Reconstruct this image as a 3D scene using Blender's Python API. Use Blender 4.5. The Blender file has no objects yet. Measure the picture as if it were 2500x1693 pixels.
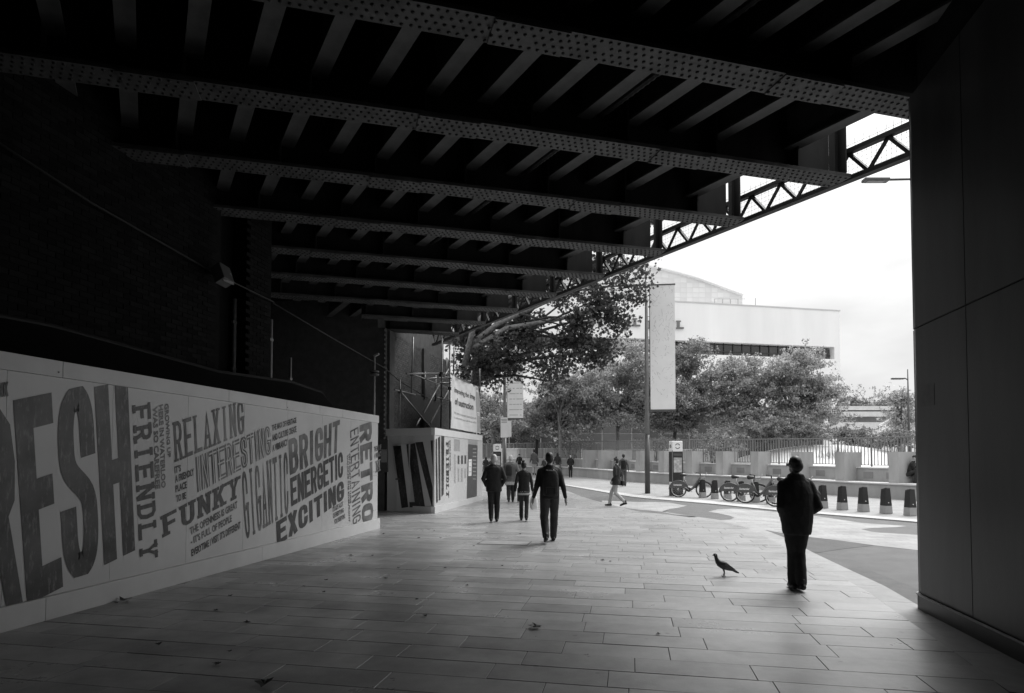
import bpy, bmesh, math, random
import numpy as np
from mathutils import Vector, Matrix, noise, kdtree
R = math.radians
rnd = random.Random(7)
scn = bpy.context.scene
COL = scn.collection

# ------------------------------------------------------------------ camera
FPX, YAW, PITCH, HOR, EYE = 1480.0, R(11.1), R(1.8), 1121.0, 1.65
CY = HOR - FPX * math.tan(PITCH)
cd = bpy.data.cameras.new('camera')
cam = bpy.data.objects.new('camera', cd)
COL.objects.link(cam)
cam.location = (0, 0, EYE)
cam.rotation_euler = (R(90) + PITCH, 0, YAW)
cd.sensor_width = 36
cd.lens = FPX / 2500 * 36
cd.shift_y = (CY - 846.5) / 2500
cd.clip_start = 0.1
cd.clip_end = 2000
scn.camera = cam

# ------------------------------------------------------------------ sky and sun (bright overcast)
SUN_EL, SUN_AZ = R(52), R(34)        # azimuth clockwise from +Y
world = bpy.data.worlds.new('World')
scn.world = world
world.use_nodes = True
nt = world.node_tree
bg = nt.nodes['Background']
sky = nt.nodes.new('ShaderNodeTexSky')
sky.sky_type = 'NISHITA'
sky.sun_disc = False
sky.sun_elevation = SUN_EL
sky.sun_rotation = SUN_AZ
sky.air_density = 1.5
sky.dust_density = 4
bw = nt.nodes.new('ShaderNodeRGBToBW')
nt.links.new(sky.outputs[0], bw.inputs[0])
tc = nt.nodes.new('ShaderNodeTexCoord')
mp = nt.nodes.new('ShaderNodeMapping')
mp.inputs['Scale'].default_value = (1.0, 1.0, 2.6)
nt.links.new(tc.outputs['Generated'], mp.inputs[0])
nz = nt.nodes.new('ShaderNodeTexNoise')
nz.inputs['Scale'].default_value = 2.6
nz.inputs['Detail'].default_value = 6
nz.inputs['Roughness'].default_value = 0.5
nt.links.new(mp.outputs[0], nz.inputs['Vector'])
mr = nt.nodes.new('ShaderNodeMapRange')
mr.inputs['From Min'].default_value = 0.34
mr.inputs['From Max'].default_value = 0.62
mr.inputs['To Min'].default_value = 6.3
mr.inputs['To Max'].default_value = 9.4
nt.links.new(nz.outputs['Fac'], mr.inputs['Value'])
mx = nt.nodes.new('ShaderNodeMix')
mx.data_type = 'FLOAT'
mx.inputs['Factor'].default_value = 0.9
nt.links.new(bw.outputs[0], mx.inputs[2])
nt.links.new(mr.outputs[0], mx.inputs[3])
# standard overcast law: the zenith three times as bright as the horizon
sx_ = nt.nodes.new('ShaderNodeSeparateXYZ'); nt.links.new(tc.outputs['Generated'], sx_.inputs[0])
cie = nt.nodes.new('ShaderNodeMapRange'); cie.inputs['To Min'].default_value = 1 / 3; cie.inputs['To Max'].default_value = 1.0
nt.links.new(sx_.outputs['Z'], cie.inputs['Value'])
ml = nt.nodes.new('ShaderNodeMath'); ml.operation = 'MULTIPLY'
nt.links.new(mx.outputs[0], ml.inputs[0]); nt.links.new(cie.outputs[0], ml.inputs[1])
nt.links.new(ml.outputs[0], bg.inputs['Color'])
bg.inputs['Strength'].default_value = 0.1
sd = bpy.data.lights.new('sun', 'SUN')
sun = bpy.data.objects.new('sun', sd)
COL.objects.link(sun)
sd.energy = 1.5
sd.angle = R(26)
sv = Vector((math.sin(SUN_AZ) * math.cos(SUN_EL), math.cos(SUN_AZ) * math.cos(SUN_EL), math.sin(SUN_EL)))
sun.rotation_euler = sv.to_track_quat('Z', 'Y').to_euler()
sun.location = (30, -30, 60)
scn.view_settings.view_transform = 'Standard'
scn.view_settings.look = 'None'
scn.view_settings.exposure = 1.32
scn.view_settings.gamma = 1
scn.view_settings.use_curve_mapping = False
scn.cycles.max_bounces = 8
scn.cycles.diffuse_bounces = 4
scn.cycles.glossy_bounces = 3
scn.cycles.transmission_bounces = 4
scn.cycles.transparent_max_bounces = 6
scn.cycles.use_denoising = True

# ------------------------------------------------------------------ surveying helpers: photo point -> place at a real distance
CAM = Vector((0, 0, EYE))
VR = Vector((math.cos(YAW), math.sin(YAW), 0))
VF = Vector((-math.sin(YAW) * math.cos(PITCH), math.cos(YAW) * math.cos(PITCH), math.sin(PITCH)))
VU = VR.cross(VF)
DD = 2500 / 2324
def ray(x, y): return VR * ((x - 1250) / FPX) + VU * ((CY - y) / FPX) + VF
def at_z(x, y, z):
    d = ray(x, y); return CAM + d * ((z - EYE) / d.z)
def at_d(x, y, dep): return CAM + ray(x, y) * dep
def at_plane(x, y, p, n):
    d = ray(x, y); return CAM + d * ((Vector(p) - CAM).dot(n) / d.dot(n))
def gz(x, y):
    d = -math.sin(YAW) * x + math.cos(YAW) * y
    return 0.02 * min(max(d - 27, 0), 20)
def gp(x, y):
    z = 0.0
    for _ in range(25):
        p = at_z(x, y, z); z = .5 * z + .5 * gz(p.x, p.y)
    p = at_z(x, y, z); return Vector((p.x, p.y, gz(p.x, p.y)))
def px_z5(x, y): return 1560 + .3012 * x, 1040 + .3012 * y
def px_z8(x, y): return 1100 + .21515 * x, 1050 + .21515 * y
def px_z1(x, y): return .50813 * x, 800 + .50825 * y
def px_z2(x, y): return 880 + .30488 * x, 900 + .30496 * y
def px_z4(x, y): return 1600 + .35587 * x, 600 + .35578 * y
def px_za(x, y): return .25407 * x, 860 + .25413 * y
def px_zb(x, y): return 400 + .25416 * x, 960 + .25413 * y
def px_zc(x, y): return 900 + .20325 * x, 760 + .2033 * y
def dp(x, y): return x * DD, y * DD

# ------------------------------------------------------------------ materials (all grey: the photograph is black and white)
MATS = {}
def mat(name, v, rough=.7, var=.25, scale=6, bump=0, bscale=40, metal=0, spec=.5, island=0, streak=0, coords='Object', fine=0):
    if name in MATS: return MATS[name]
    m = bpy.data.materials.new(name); m.use_nodes = True
    t = m.node_tree; b = t.nodes['Principled BSDF']; L = t.links
    b.inputs['Roughness'].default_value = rough
    b.inputs['Metallic'].default_value = metal
    b.inputs['Specular IOR Level'].default_value = spec
    c = t.nodes.new('ShaderNodeTexCoord')
    n = t.nodes.new('ShaderNodeTexNoise')
    n.inputs['Scale'].default_value = scale; n.inputs['Detail'].default_value = 5; n.inputs['Roughness'].default_value = .6
    if streak:
        q = t.nodes.new('ShaderNodeMapping'); q.inputs['Scale'].default_value = (1, 1, 1 / streak)
        L.new(c.outputs[coords], q.inputs[0]); L.new(q.outputs[0], n.inputs['Vector'])
    else:
        L.new(c.outputs[coords], n.inputs['Vector'])
    r = t.nodes.new('ShaderNodeMapRange')
    r.inputs['From Min'].default_value = .25; r.inputs['From Max'].default_value = .75
    r.inputs['To Min'].default_value = v * (1 - var); r.inputs['To Max'].default_value = v * (1 + var)
    L.new(n.outputs['Fac'], r.inputs['Value'])
    out = r.outputs[0]
    if fine:
        nf = t.nodes.new('ShaderNodeTexNoise'); nf.inputs['Scale'].default_value = 260; nf.inputs['Detail'].default_value = 2
        L.new(c.outputs[coords], nf.inputs['Vector'])
        rf = t.nodes.new('ShaderNodeMapRange')
        rf.inputs['From Min'].default_value = .3; rf.inputs['From Max'].default_value = .7
        rf.inputs['To Min'].default_value = 1 - fine; rf.inputs['To Max'].default_value = 1 + fine
        L.new(nf.outputs['Fac'], rf.inputs['Value'])
        mu = t.nodes.new('ShaderNodeMath'); mu.operation = 'MULTIPLY'
        L.new(out, mu.inputs[0]); L.new(rf.outputs[0], mu.inputs[1]); out = mu.outputs[0]
    if island:
        g = t.nodes.new('ShaderNodeNewGeometry'); o = t.nodes.new('ShaderNodeObjectInfo')
        ad = t.nodes.new('ShaderNodeMath'); ad.operation = 'ADD'
        L.new(g.outputs['Random Per Island'], ad.inputs[0]); L.new(o.outputs['Random'], ad.inputs[1])
        fr = t.nodes.new('ShaderNodeMath'); fr.operation = 'FRACT'; L.new(ad.outputs[0], fr.inputs[0])
        ri = t.nodes.new('ShaderNodeMapRange')
        ri.inputs['To Min'].default_value = 1 - island; ri.inputs['To Max'].default_value = 1 + island
        L.new(fr.outputs[0], ri.inputs['Value'])
        mu = t.nodes.new('ShaderNodeMath'); mu.operation = 'MULTIPLY'
        L.new(out, mu.inputs[0]); L.new(ri.outputs[0], mu.inputs[1]); out = mu.outputs[0]
    L.new(out, b.inputs['Base Color'])
    if bump:
        n2 = t.nodes.new('ShaderNodeTexNoise'); n2.inputs['Scale'].default_value = bscale; n2.inputs['Detail'].default_value = 4
        L.new(c.outputs[coords], n2.inputs['Vector'])
        bp = t.nodes.new('ShaderNodeBump'); bp.inputs['Strength'].default_value = bump; bp.inputs['Distance'].default_value = .01
        L.new(n2.outputs['Fac'], bp.inputs['Height']); L.new(bp.outputs[0], b.inputs['Normal'])
    MATS[name] = m
    return m
def leafmat(name, v):
    m = bpy.data.materials.new(name); m.use_nodes = True
    t = m.node_tree; t.nodes.clear(); L = t.links
    o = t.nodes.new('ShaderNodeOutputMaterial'); d = t.nodes.new('ShaderNodeBsdfPrincipled'); tr = t.nodes.new('ShaderNodeBsdfTranslucent')
    g = t.nodes.new('ShaderNodeNewGeometry'); r = t.nodes.new('ShaderNodeMapRange')
    r.inputs['To Min'].default_value = v * .5; r.inputs['To Max'].default_value = v * 1.5
    L.new(g.outputs['Random Per Island'], r.inputs['Value'])
    d.inputs['Roughness'].default_value = .5
    L.new(r.outputs[0], d.inputs['Base Color']); L.new(r.outputs[0], tr.inputs['Color'])
    s = t.nodes.new('ShaderNodeMixShader'); s.inputs[0].default_value = .35
    L.new(d.outputs[0], s.inputs[1]); L.new(tr.outputs[0], s.inputs[2]); L.new(s.outputs[0], o.inputs[0])
    MATS[name] = m
    return m
def printmat(name, v, under, wear=.45, scale=14):
    """worn ink: patchy letterpress print in which the panel below shows through"""
    m = bpy.data.materials.new(name); m.use_nodes = True
    t = m.node_tree; b = t.nodes['Principled BSDF']; L = t.links
    b.inputs['Roughness'].default_value = .38
    c = t.nodes.new('ShaderNodeTexCoord'); q = t.nodes.new('ShaderNodeMapping'); q.inputs['Scale'].default_value = (1, 2.2, .5)
    L.new(c.outputs['Object'], q.inputs[0])
    n = t.nodes.new('ShaderNodeTexNoise'); n.inputs['Scale'].default_value = scale; n.inputs['Detail'].default_value = 9; n.inputs['Roughness'].default_value = .75
    L.new(q.outputs[0], n.inputs['Vector'])
    n2 = t.nodes.new('ShaderNodeTexNoise'); n2.inputs['Scale'].default_value = 2.2; n2.inputs['Detail'].default_value = 6
    L.new(c.outputs['Object'], n2.inputs['Vector'])
    r = t.nodes.new('ShaderNodeMapRange'); r.inputs['From Min'].default_value = .53; r.inputs['From Max'].default_value = .66
    r.inputs['To Max'].default_value = wear
    L.new(n.outputs['Fac'], r.inputs['Value'])
    r2 = t.nodes.new('ShaderNodeMapRange'); r2.inputs['From Min'].default_value = .35; r2.inputs['From Max'].default_value = .65
    r2.inputs['To Min'].default_value = v * .2; r2.inputs['To Max'].default_value = v * 2.2
    L.new(n2.outputs['Fac'], r2.inputs['Value'])
    x = t.nodes.new('ShaderNodeMix'); x.data_type = 'FLOAT'
    L.new(r.outputs[0], x.inputs['Factor']); L.new(r2.outputs[0], x.inputs[2]); x.inputs[3].default_value = under
    L.new(x.outputs[0], b.inputs['Base Color'])
    MATS[name] = m
    return m
def brickpattern(name, v, mortar, sx, sy, rough=.75, bump=.4):
    m = bpy.data.materials.new(name); m.use_nodes = True
    t = m.node_tree; b = t.nodes['Principled BSDF']; L = t.links
    b.inputs['Roughness'].default_value = rough
    c = t.nodes.new('ShaderNodeTexCoord')
    k = t.nodes.new('ShaderNodeTexBrick')
    k.inputs['Scale'].default_value = 1; k.inputs['Brick Width'].default_value = sx; k.inputs['Row Height'].default_value = sy
    k.inputs['Mortar Size'].default_value = .008; k.inputs['Mortar Smooth'].default_value = .3
    k.inputs['Color1'].default_value = (v * .85,) * 3 + (1,); k.inputs['Color2'].default_value = (v * 1.12,) * 3 + (1,)
    k.inputs['Mortar'].default_value = (mortar,) * 3 + (1,)
    L.new(c.outputs['Object'], k.inputs['Vector'])
    n = t.nodes.new('ShaderNodeTexNoise'); n.inputs['Scale'].default_value = 1.3; n.inputs['Detail'].default_value = 6
    L.new(c.outputs['Object'], n.inputs['Vector'])
    r = t.nodes.new('ShaderNodeMapRange'); r.inputs['From Min'].default_value = .3; r.inputs['From Max'].default_value = .7
    r.inputs['To Min'].default_value = .75; r.inputs['To Max'].default_value = 1.1
    L.new(n.outputs['Fac'], r.inputs['Value'])
    x = t.nodes.new('ShaderNodeVectorMath'); x.operation = 'SCALE'
    L.new(k.outputs['Color'], x.inputs[0]); L.new(r.outputs[0], x.inputs['Scale'])
    L.new(x.outputs[0], b.inputs['Base Color'])
    MATS[name] = m
    return m
M = MATS
mat('slab', .30, .26, .16, 3.0, .10, 60, island=.16, fine=.2, spec=1.0)
mat('joint', .03, .9)
def add_dirt(name):
    m = MATS[name]; t = m.node_tree; L = t.links; b = t.nodes['Principled BSDF']; src = b.inputs['Base Color'].links[0].from_socket
    g = t.nodes.new('ShaderNodeNewGeometry')
    n = t.nodes.new('ShaderNodeTexNoise'); n.inputs['Scale'].default_value = .9; n.inputs['Detail'].default_value = 8; n.inputs['Roughness'].default_value = .65; L.new(g.outputs['Position'], n.inputs['Vector'])
    r = t.nodes.new('ShaderNodeMapRange'); r.inputs['From Min'].default_value = .32; r.inputs['From Max'].default_value = .62; r.inputs['To Min'].default_value = .62; r.inputs['To Max'].default_value = 1.05; L.new(n.outputs['Fac'], r.inputs['Value'])
    v = t.nodes.new('ShaderNodeTexVoronoi'); v.inputs['Scale'].default_value = 2.6; L.new(g.outputs['Position'], v.inputs['Vector'])
    rv = t.nodes.new('ShaderNodeMapRange'); rv.inputs['From Min'].default_value = .045; rv.inputs['From Max'].default_value = .075; rv.inputs['To Min'].default_value = .6; rv.inputs['To Max'].default_value = 1; L.new(v.outputs['Distance'], rv.inputs['Value'])
    a = t.nodes.new('ShaderNodeMath'); a.operation = 'MULTIPLY'; L.new(src, a.inputs[0]); L.new(r.outputs[0], a.inputs[1])
    c = t.nodes.new('ShaderNodeMath'); c.operation = 'MULTIPLY'; L.new(a.outputs[0], c.inputs[0]); L.new(rv.outputs[0], c.inputs[1])
    L.new(c.outputs[0], b.inputs['Base Color'])
    rr = t.nodes.new('ShaderNodeMapRange'); rr.inputs['From Min'].default_value = .32; rr.inputs['From Max'].default_value = .62; rr.inputs['To Min'].default_value = .5; rr.inputs['To Max'].default_value = .27; L.new(n.outputs['Fac'], rr.inputs['Value']); L.new(rr.outputs[0], b.inputs['Roughness'])
add_dirt('slab')
mat('kerb', .26, .6, .2, 5, .15, 60, island=.1, fine=.15)
mat('asphalt', .09, .75, .25, 2.2, .5, 160, fine=.35)
mat('darktar', .065, .75, .25, 2.2, .5, 160, fine=.3)
mat('oldtar', .055, .7, .4, 5, .5, 120, fine=.35)
brickpattern('setts', .31, .20, .42, .2)
mat('palekerb', .42, .7, .15, 5, .1, 60, island=.06)
mat('footway', .26, .8, .2, 1.5, .3, 150, fine=.4)
mat('terrace', .42, .8, .2, 1)
mat('farground', .22, .9, .3, .05)
mat('soil', .05, .9, .4, 3)
mat('concrete', .36, .8, .25, 1.3, .15, 30, streak=3, fine=.12)
mat('concretecap', .60, .8, .12, 2)
mat('concretedark', .24, .8, .2, 2, streak=3)
mat('railing', .17, .5, .2, 9)
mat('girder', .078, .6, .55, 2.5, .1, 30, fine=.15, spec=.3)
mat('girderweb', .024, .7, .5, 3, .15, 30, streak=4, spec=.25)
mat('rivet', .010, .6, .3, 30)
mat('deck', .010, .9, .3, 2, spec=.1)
mat('truss', .02, .6, .3, 8)
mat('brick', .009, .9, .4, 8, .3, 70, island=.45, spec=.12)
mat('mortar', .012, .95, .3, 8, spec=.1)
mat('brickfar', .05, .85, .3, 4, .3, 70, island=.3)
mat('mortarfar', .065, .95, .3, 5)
mat('cladding', .036, .42, .7, 1.6, .05, 30, streak=5, fine=.15)
mat('seam', .012, .8)
mat('posterghost', .085, .6, .3, 9)
mat('panel', .56, .26, .08, 1.1, .10, 1.6)
mat('paneltrim', .60, .45, .08, 2, .05, 30)
mat('black', .015, .5, .3, 10)
mat('ink_small', .05, .4, .2, 10)
mat('white', .78, .5, .06, 3)
mat('white_paper', .74, .7, .08, 3)
mat('grey', .30, .6, .15, 5)
mat('darkgrey', .07, .55, .2, 5)
mat('steelpole', .20, .38, .15, 5, metal=.3)
mat('polelow', .07, .45, .2, 5)
mat('scaffold', .16, .45, .3, 12, metal=.5)
mat('tarp', .006, .85, .4, 2, .5, 6, spec=.1)
mat('facade', .86, .75, .09, .25, streak=6, fine=.03)
mat('facadepanel', .60, .8, .06, .3, island=.07)
mat('facadetrim', .55, .8, .1, .3)
mat('reveal', .05, .8)
mat('glassdark', .05, .12, .3, .4, spec=.8, island=.6)
mat('mullion', .03, .5)
mat('lettering', .16, .5, .2, .5)
mat('chrome', .70, .35, .1, 10, metal=.9)
mat('tyre', .025, .7, .2, 20)
mat('bikeframe', .10, .35, .2, 10)
mat('saddle', .02, .6)
mat('guard', .09, .4, .1, 10)
mat('dockgrey', .34, .6, .1, 5)
mat('barkdark', .05, .9, .35, 6, .6, 20, streak=4)
mat('barkpale', .22, .9, .6, 9, .5, 20)
mat('dome', .5, .6, .06, 1)
leafmat('leafplane', .06)
leafmat('leafa', .34)
leafmat('leafb', .39)
leafmat('leafc', .25)
leafmat('shrub', .22)
leafmat('grassblade', .32)
leafmat('fallen', .05)
printmat('print_big', .035, .30, .55, 9)
printmat('print_small', .07, .3, .1, 20)
printmat('print_dark', .022, .3, .35, 16)
printmat('print_mid', .085, .4, .35, 20)
printmat('print_box', .022, .3, .35, 18)
mat('skin', .34, .55, .08, 20)
mat('skindim', .20, .6, .08, 20)
mat('skinpale', .50, .5, .08, 20)
mat('hairdark', .015, .55, .3, 60)
mat('hairgrey', .45, .6, .2, 60)
mat('clothblack', .012, .85, .3, 15, .2, 50)
mat('clothdark', .03, .85, .3, 12, .2, 50)
mat('clothmid', .10, .85, .25, 12, .2, 50)
mat('clothlight', .38, .85, .2, 12, .2, 50)
mat('clothpale', .62, .85, .12, 12, .2, 50)
mat('shoe', .012, .5)
mat('feather', .03, .6, .4, 30)

# ------------------------------------------------------------------ objects
def tag(o, label=None, cat=None, group=None, kind=None):
    if label: o['label'] = label
    if cat: o['category'] = cat
    if group: o['group'] = group
    if kind: o['kind'] = kind
    return o
def thing(name, label, cat, loc=(0, 0, 0), rz=0, group=None, kind=None):
    o = bpy.data.objects.new(name, None); COL.objects.link(o)
    o.empty_display_size = .2
    o.location = loc; o.rotation_euler = (0, 0, rz)
    return tag(o, label, cat, group, kind)
def link(name, me, parent=None, m=None, loc=None, rz=None):
    o = bpy.data.objects.new(name, me); COL.objects.link(o)
    if m and not me.materials: me.materials.append(MATS[m] if isinstance(m, str) else m)
    if parent is not None: o.parent = parent
    if loc is not None: o.location = loc
    if rz is not None: o.rotation_euler = (0, 0, rz)
    return o
def clone(o, parent=None):
    c = o.copy(); COL.objects.link(c); c.parent = parent
    for ch in list(o.children): clone(ch, c)
    return c
class MB:
    def __init__(s, off=(0, 0, 0)):
        s.v = []; s.f = []; s.mi = []; s.off = Vector(off); s.cur = 0
    def add(s, vs, fs):
        k = len(s.v); s.v += [tuple(Vector(p) - s.off) for p in vs]
        s.f += [tuple(i + k for i in f) for f in fs]; s.mi += [s.cur] * len(fs); return s
    def box(s, x0, x1, y0, y1, z0, z1):
        return s.add([(x0, y0, z0), (x1, y0, z0), (x1, y1, z0), (x0, y1, z0), (x0, y0, z1), (x1, y0, z1), (x1, y1, z1), (x0, y1, z1)],
                     [(0, 3, 2, 1), (4, 5, 6, 7), (0, 1, 5, 4), (1, 2, 6, 5), (2, 3, 7, 6), (3, 0, 4, 7)])
    def obox(s, c, a, b, d):
        """box about c with half-axis vectors a, b, d"""
        c, a, b, d = map(Vector, (c, a, b, d))
        if a.cross(b).dot(d) < 0: b = -b
        p = [c + a * i + b * j + d * k for k in (-1, 1) for i, j in ((-1, -1), (1, -1), (1, 1), (-1, 1))]
        return s.add(p, [(0, 3, 2, 1), (4, 5, 6, 7), (0, 1, 5, 4), (1, 2, 6, 5), (2, 3, 7, 6), (3, 0, 4, 7)])
    def bar(s, p, q, w, h=None, up=(0, 0, 1)):
        p, q = Vector(p), Vector(q); d = q - p; h = h or w
        u = Vector(up)
        if abs(d.normalized().dot(u)) > .98: u = Vector((1, 0, 0))
        x = d.cross(u).normalized(); y = x.cross(d).normalized()
        return s.obox((p + q) / 2, d / 2, x * (w / 2), y * (h / 2))
    def tube(s, p, q, r0, r1=None, n=8, cap=True):
        return s.path([p, q], [r0, r0 if r1 is None else r1], n, cap)
    def path(s, pts, rad, n=8, cap=True, closed=False):
        pts = [Vector(p) for p in pts]
        if not isinstance(rad, (list, tuple)): rad = [rad] * len(pts)
        N = len(pts); vs = []; fs = []; prev = None
        for i, p in enumerate(pts):
            if closed: t = (pts[(i + 1) % N] - pts[i - 1])
            else: t = pts[min(i + 1, N - 1)] - pts[max(i - 1, 0)]
            t.normalize()
            if prev is None:
                u = Vector((0, 0, 1)) if abs(t.z) < .9 else Vector((1, 0, 0))
                x = t.cross(u).normalized()
            else:
                x = (prev - t * prev.dot(t)).normalized()
            prev = x; y = t.cross(x)
            for k in range(n):
                a = 2 * math.pi * k / n
                vs.append(p + (x * math.cos(a) + y * math.sin(a)) * rad[i])
        for i in range(N if closed else N - 1):
            j = (i + 1) % N
            for k in range(n):
                l = (k + 1) % n
                fs.append((i * n + k, i * n + l, j * n + l, j * n + k))
        if cap and not closed:
            fs.append(tuple(reversed(range(n)))); fs.append(tuple((N - 1) * n + k for k in range(n)))
        return s.add(vs, fs)
    def lathe(s, prof, c=(0, 0, 0), n=16):
        c = Vector(c); vs = []; fs = []
        for r, z in prof:
            for k in range(n):
                a = 2 * math.pi * k / n
                vs.append(c + Vector((r * math.cos(a), r * math.sin(a), z)))
        for i in range(len(prof) - 1):
            for k in range(n):
                l = (k + 1) % n
                fs.append((i * n + k, i * n + l, (i + 1) * n + l, (i + 1) * n + k))
        if prof[0][0] > 1e-4: fs.append(tuple(reversed(range(n))))
        if prof[-1][0] > 1e-4: fs.append(tuple((len(prof) - 1) * n + k for k in range(n)))
        return s.add(vs, fs)
    def prism(s, poly, vec):
        """polygon (3-D points, any plane) pushed along vec"""
        poly = [Vector(p) for p in poly]; vec = Vector(vec); n = len(poly)
        nn = Vector((0, 0, 0))
        for i in range(n): nn += poly[i].cross(poly[(i + 1) % n])
        if nn.dot(vec) < 0: poly.reverse()
        fs = [tuple(reversed(range(n))), tuple(n + i for i in range(n))]
        fs += [(i, (i + 1) % n, n + (i + 1) % n, n + i) for i in range(n)]
        return s.add(poly + [p + vec for p in poly], fs)
    def sheet(s, poly):
        poly = [Vector(p) for p in poly]
        nn = Vector((0, 0, 0))
        for i in range(len(poly)): nn += poly[i].cross(poly[(i + 1) % len(poly)])
        if nn.z < 0: poly.reverse()
        return s.add(poly, [tuple(range(len(poly)))])
    def mesh(s, name, smooth=False):
        me = bpy.data.meshes.new(name); me.from_pydata(s.v, [], s.f)
        if any(s.mi): me.polygons.foreach_set('material_index', s.mi)
        if smooth: me.polygons.foreach_set('use_smooth', [True] * len(s.f))
        me.update(); return me
    def build(s, name, m, parent=None, smooth=False, bevel=0):
        me = s.mesh(name, smooth)
        for q in (m if isinstance(m, (list, tuple)) else [m]): me.materials.append(MATS[q])
        o = link(name, me, parent)
        if bevel:
            b = o.modifiers.new('bevel', 'BEVEL'); b.width = bevel; b.segments = 2; b.limit_method = 'ANGLE'
        return o

# ------------------------------------------------------------------ lettering
GL = {
 'A': [[(0, 0), (.5, 1), (1, 0)], [(.2, .3), (.8, .3)]],
 'B': [[(0, 0), (0, 1)], [(0, 1), (.6, 1), (.86, .93), (.93, .76), (.86, .6), (.6, .53), (0, .53)], [(.6, .53), (.9, .45), (1, .27), (.9, .07), (.62, 0), (0, 0)]],
 'C': [[(1, .7), (.95, .88), (.75, .98), (.5, 1), (.25, .98), (.05, .85), (0, .5), (.05, .15), (.25, .02), (.5, 0), (.75, .02), (.95, .12), (1, .3)]],
 'D': [[(0, 0), (0, 1)], [(0, 1), (.55, 1), (.88, .88), (1, .5), (.88, .12), (.55, 0), (0, 0)]],
 'E': [[(0, 0), (0, 1)], [(0, 1), (1, 1)], [(0, .52), (.8, .52)], [(0, 0), (1, 0)]],
 'F': [[(0, 0), (0, 1)], [(0, 1), (1, 1)], [(0, .52), (.8, .52)]],
 'G': [[(1, .72), (.95, .88), (.75, .98), (.5, 1), (.25, .98), (.05, .85), (0, .5), (.05, .15), (.25, .02), (.5, 0), (.75, .02), (1, .12), (1, .45), (.58, .45)]],
 'H': [[(0, 0), (0, 1)], [(1, 0), (1, 1)], [(0, .5), (1, .5)]],
 'I': [[(.5, 0), (.5, 1)]],
 'K': [[(0, 0), (0, 1)], [(1, 1), (.1, .42)], [(.35, .6), (1, 0)]],
 'L': [[(0, 1), (0, 0)], [(0, 0), (1, 0)]],
 'N': [[(0, 0), (0, 1)], [(0, 1), (1, 0)], [(1, 0), (1, 1)]],
 'O': [[(.5, 1), (.25, .98), (.05, .85), (0, .5), (.05, .15), (.25, .02), (.5, 0), (.75, .02), (.95, .15), (1, .5), (.95, .85), (.75, .98), (.5, 1)]],
 'R': [[(0, 0), (0, 1)], [(0, 1), (.6, 1), (.9, .92), (1, .74), (.9, .56), (.6, .48), (0, .48)], [(.5, .48), (1, 0)]],
 'S': [[(.97, .72), (.92, .9), (.7, 1), (.35, 1), (.1, .92), (.02, .75), (.15, .58), (.85, .42), (.98, .25), (.9, .08), (.65, 0), (.3, 0), (.08, .1), (.03, .28)]],
 'T': [[(0, 1), (1, 1)], [(.5, 1), (.5, 0)]],
 'U': [[(0, 1), (0, .25), (.1, .08), (.3, 0), (.7, 0), (.9, .08), (1, .25), (1, 1)]],
 'V': [[(0, 1), (.5, 0), (1, 1)]],
 'X': [[(0, 0), (1, 1)], [(0, 1), (1, 0)]],
 'Y': [[(0, 1), (.5, .45), (1, 1)], [(.5, .45), (.5, 0)]],
}
SER = {'A': [(0, 0), (1, 0)], 'B': [(0, 0), (0, 1)], 'D': [(0, 0), (0, 1)], 'E': [(0, 0), (0, 1)], 'F': [(0, 0), (0, 1)], 'H': [(0, 0), (0, 1), (1, 0), (1, 1)],
       'I': [(.5, 0), (.5, 1)], 'K': [(0, 0), (0, 1), (1, 0), (1, 1)], 'L': [(0, 1), (0, 0)], 'N': [(0, 0), (0, 1), (1, 1)], 'R': [(0, 0), (0, 1), (1, 0)],
       'T': [(.5, 0)], 'U': [(0, 1), (1, 1)], 'V': [(0, 1), (1, 1)], 'X': [(0, 0), (1, 1), (0, 1), (1, 0)], 'Y': [(0, 1), (1, 1), (.5, 0)], 'G': [(1, .5)]}
def crspline(pl, n=5):
    P = [np.array(p, float) for p in pl]; cl = pl[0] == pl[-1]; out = []; N = len(P)
    for i in range(N - 1):
        p0 = P[i - 1] if i else (P[-2] if cl else P[0]); p3 = P[i + 2] if i < N - 2 else (P[1] if cl else P[-1]); p1, p2 = P[i], P[i + 1]
        if pl[i:i + 2] in ([(1, .12), (1, .45)], [(1, .45), (.58, .45)]): out.append(tuple(p1)); continue
        for k in range(n):
            t = k / n; q = .5 * (2 * p1 + (p2 - p0) * t + (2 * p0 - 5 * p1 + 4 * p2 - p3) * t * t + (3 * p1 - p0 - 3 * p2 + p3) * t ** 3); out.append((min(max(float(q[0]), 0), 1), min(max(float(q[1]), 0), 1)))
    out.append(tuple(pl[-1])); return out
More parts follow.
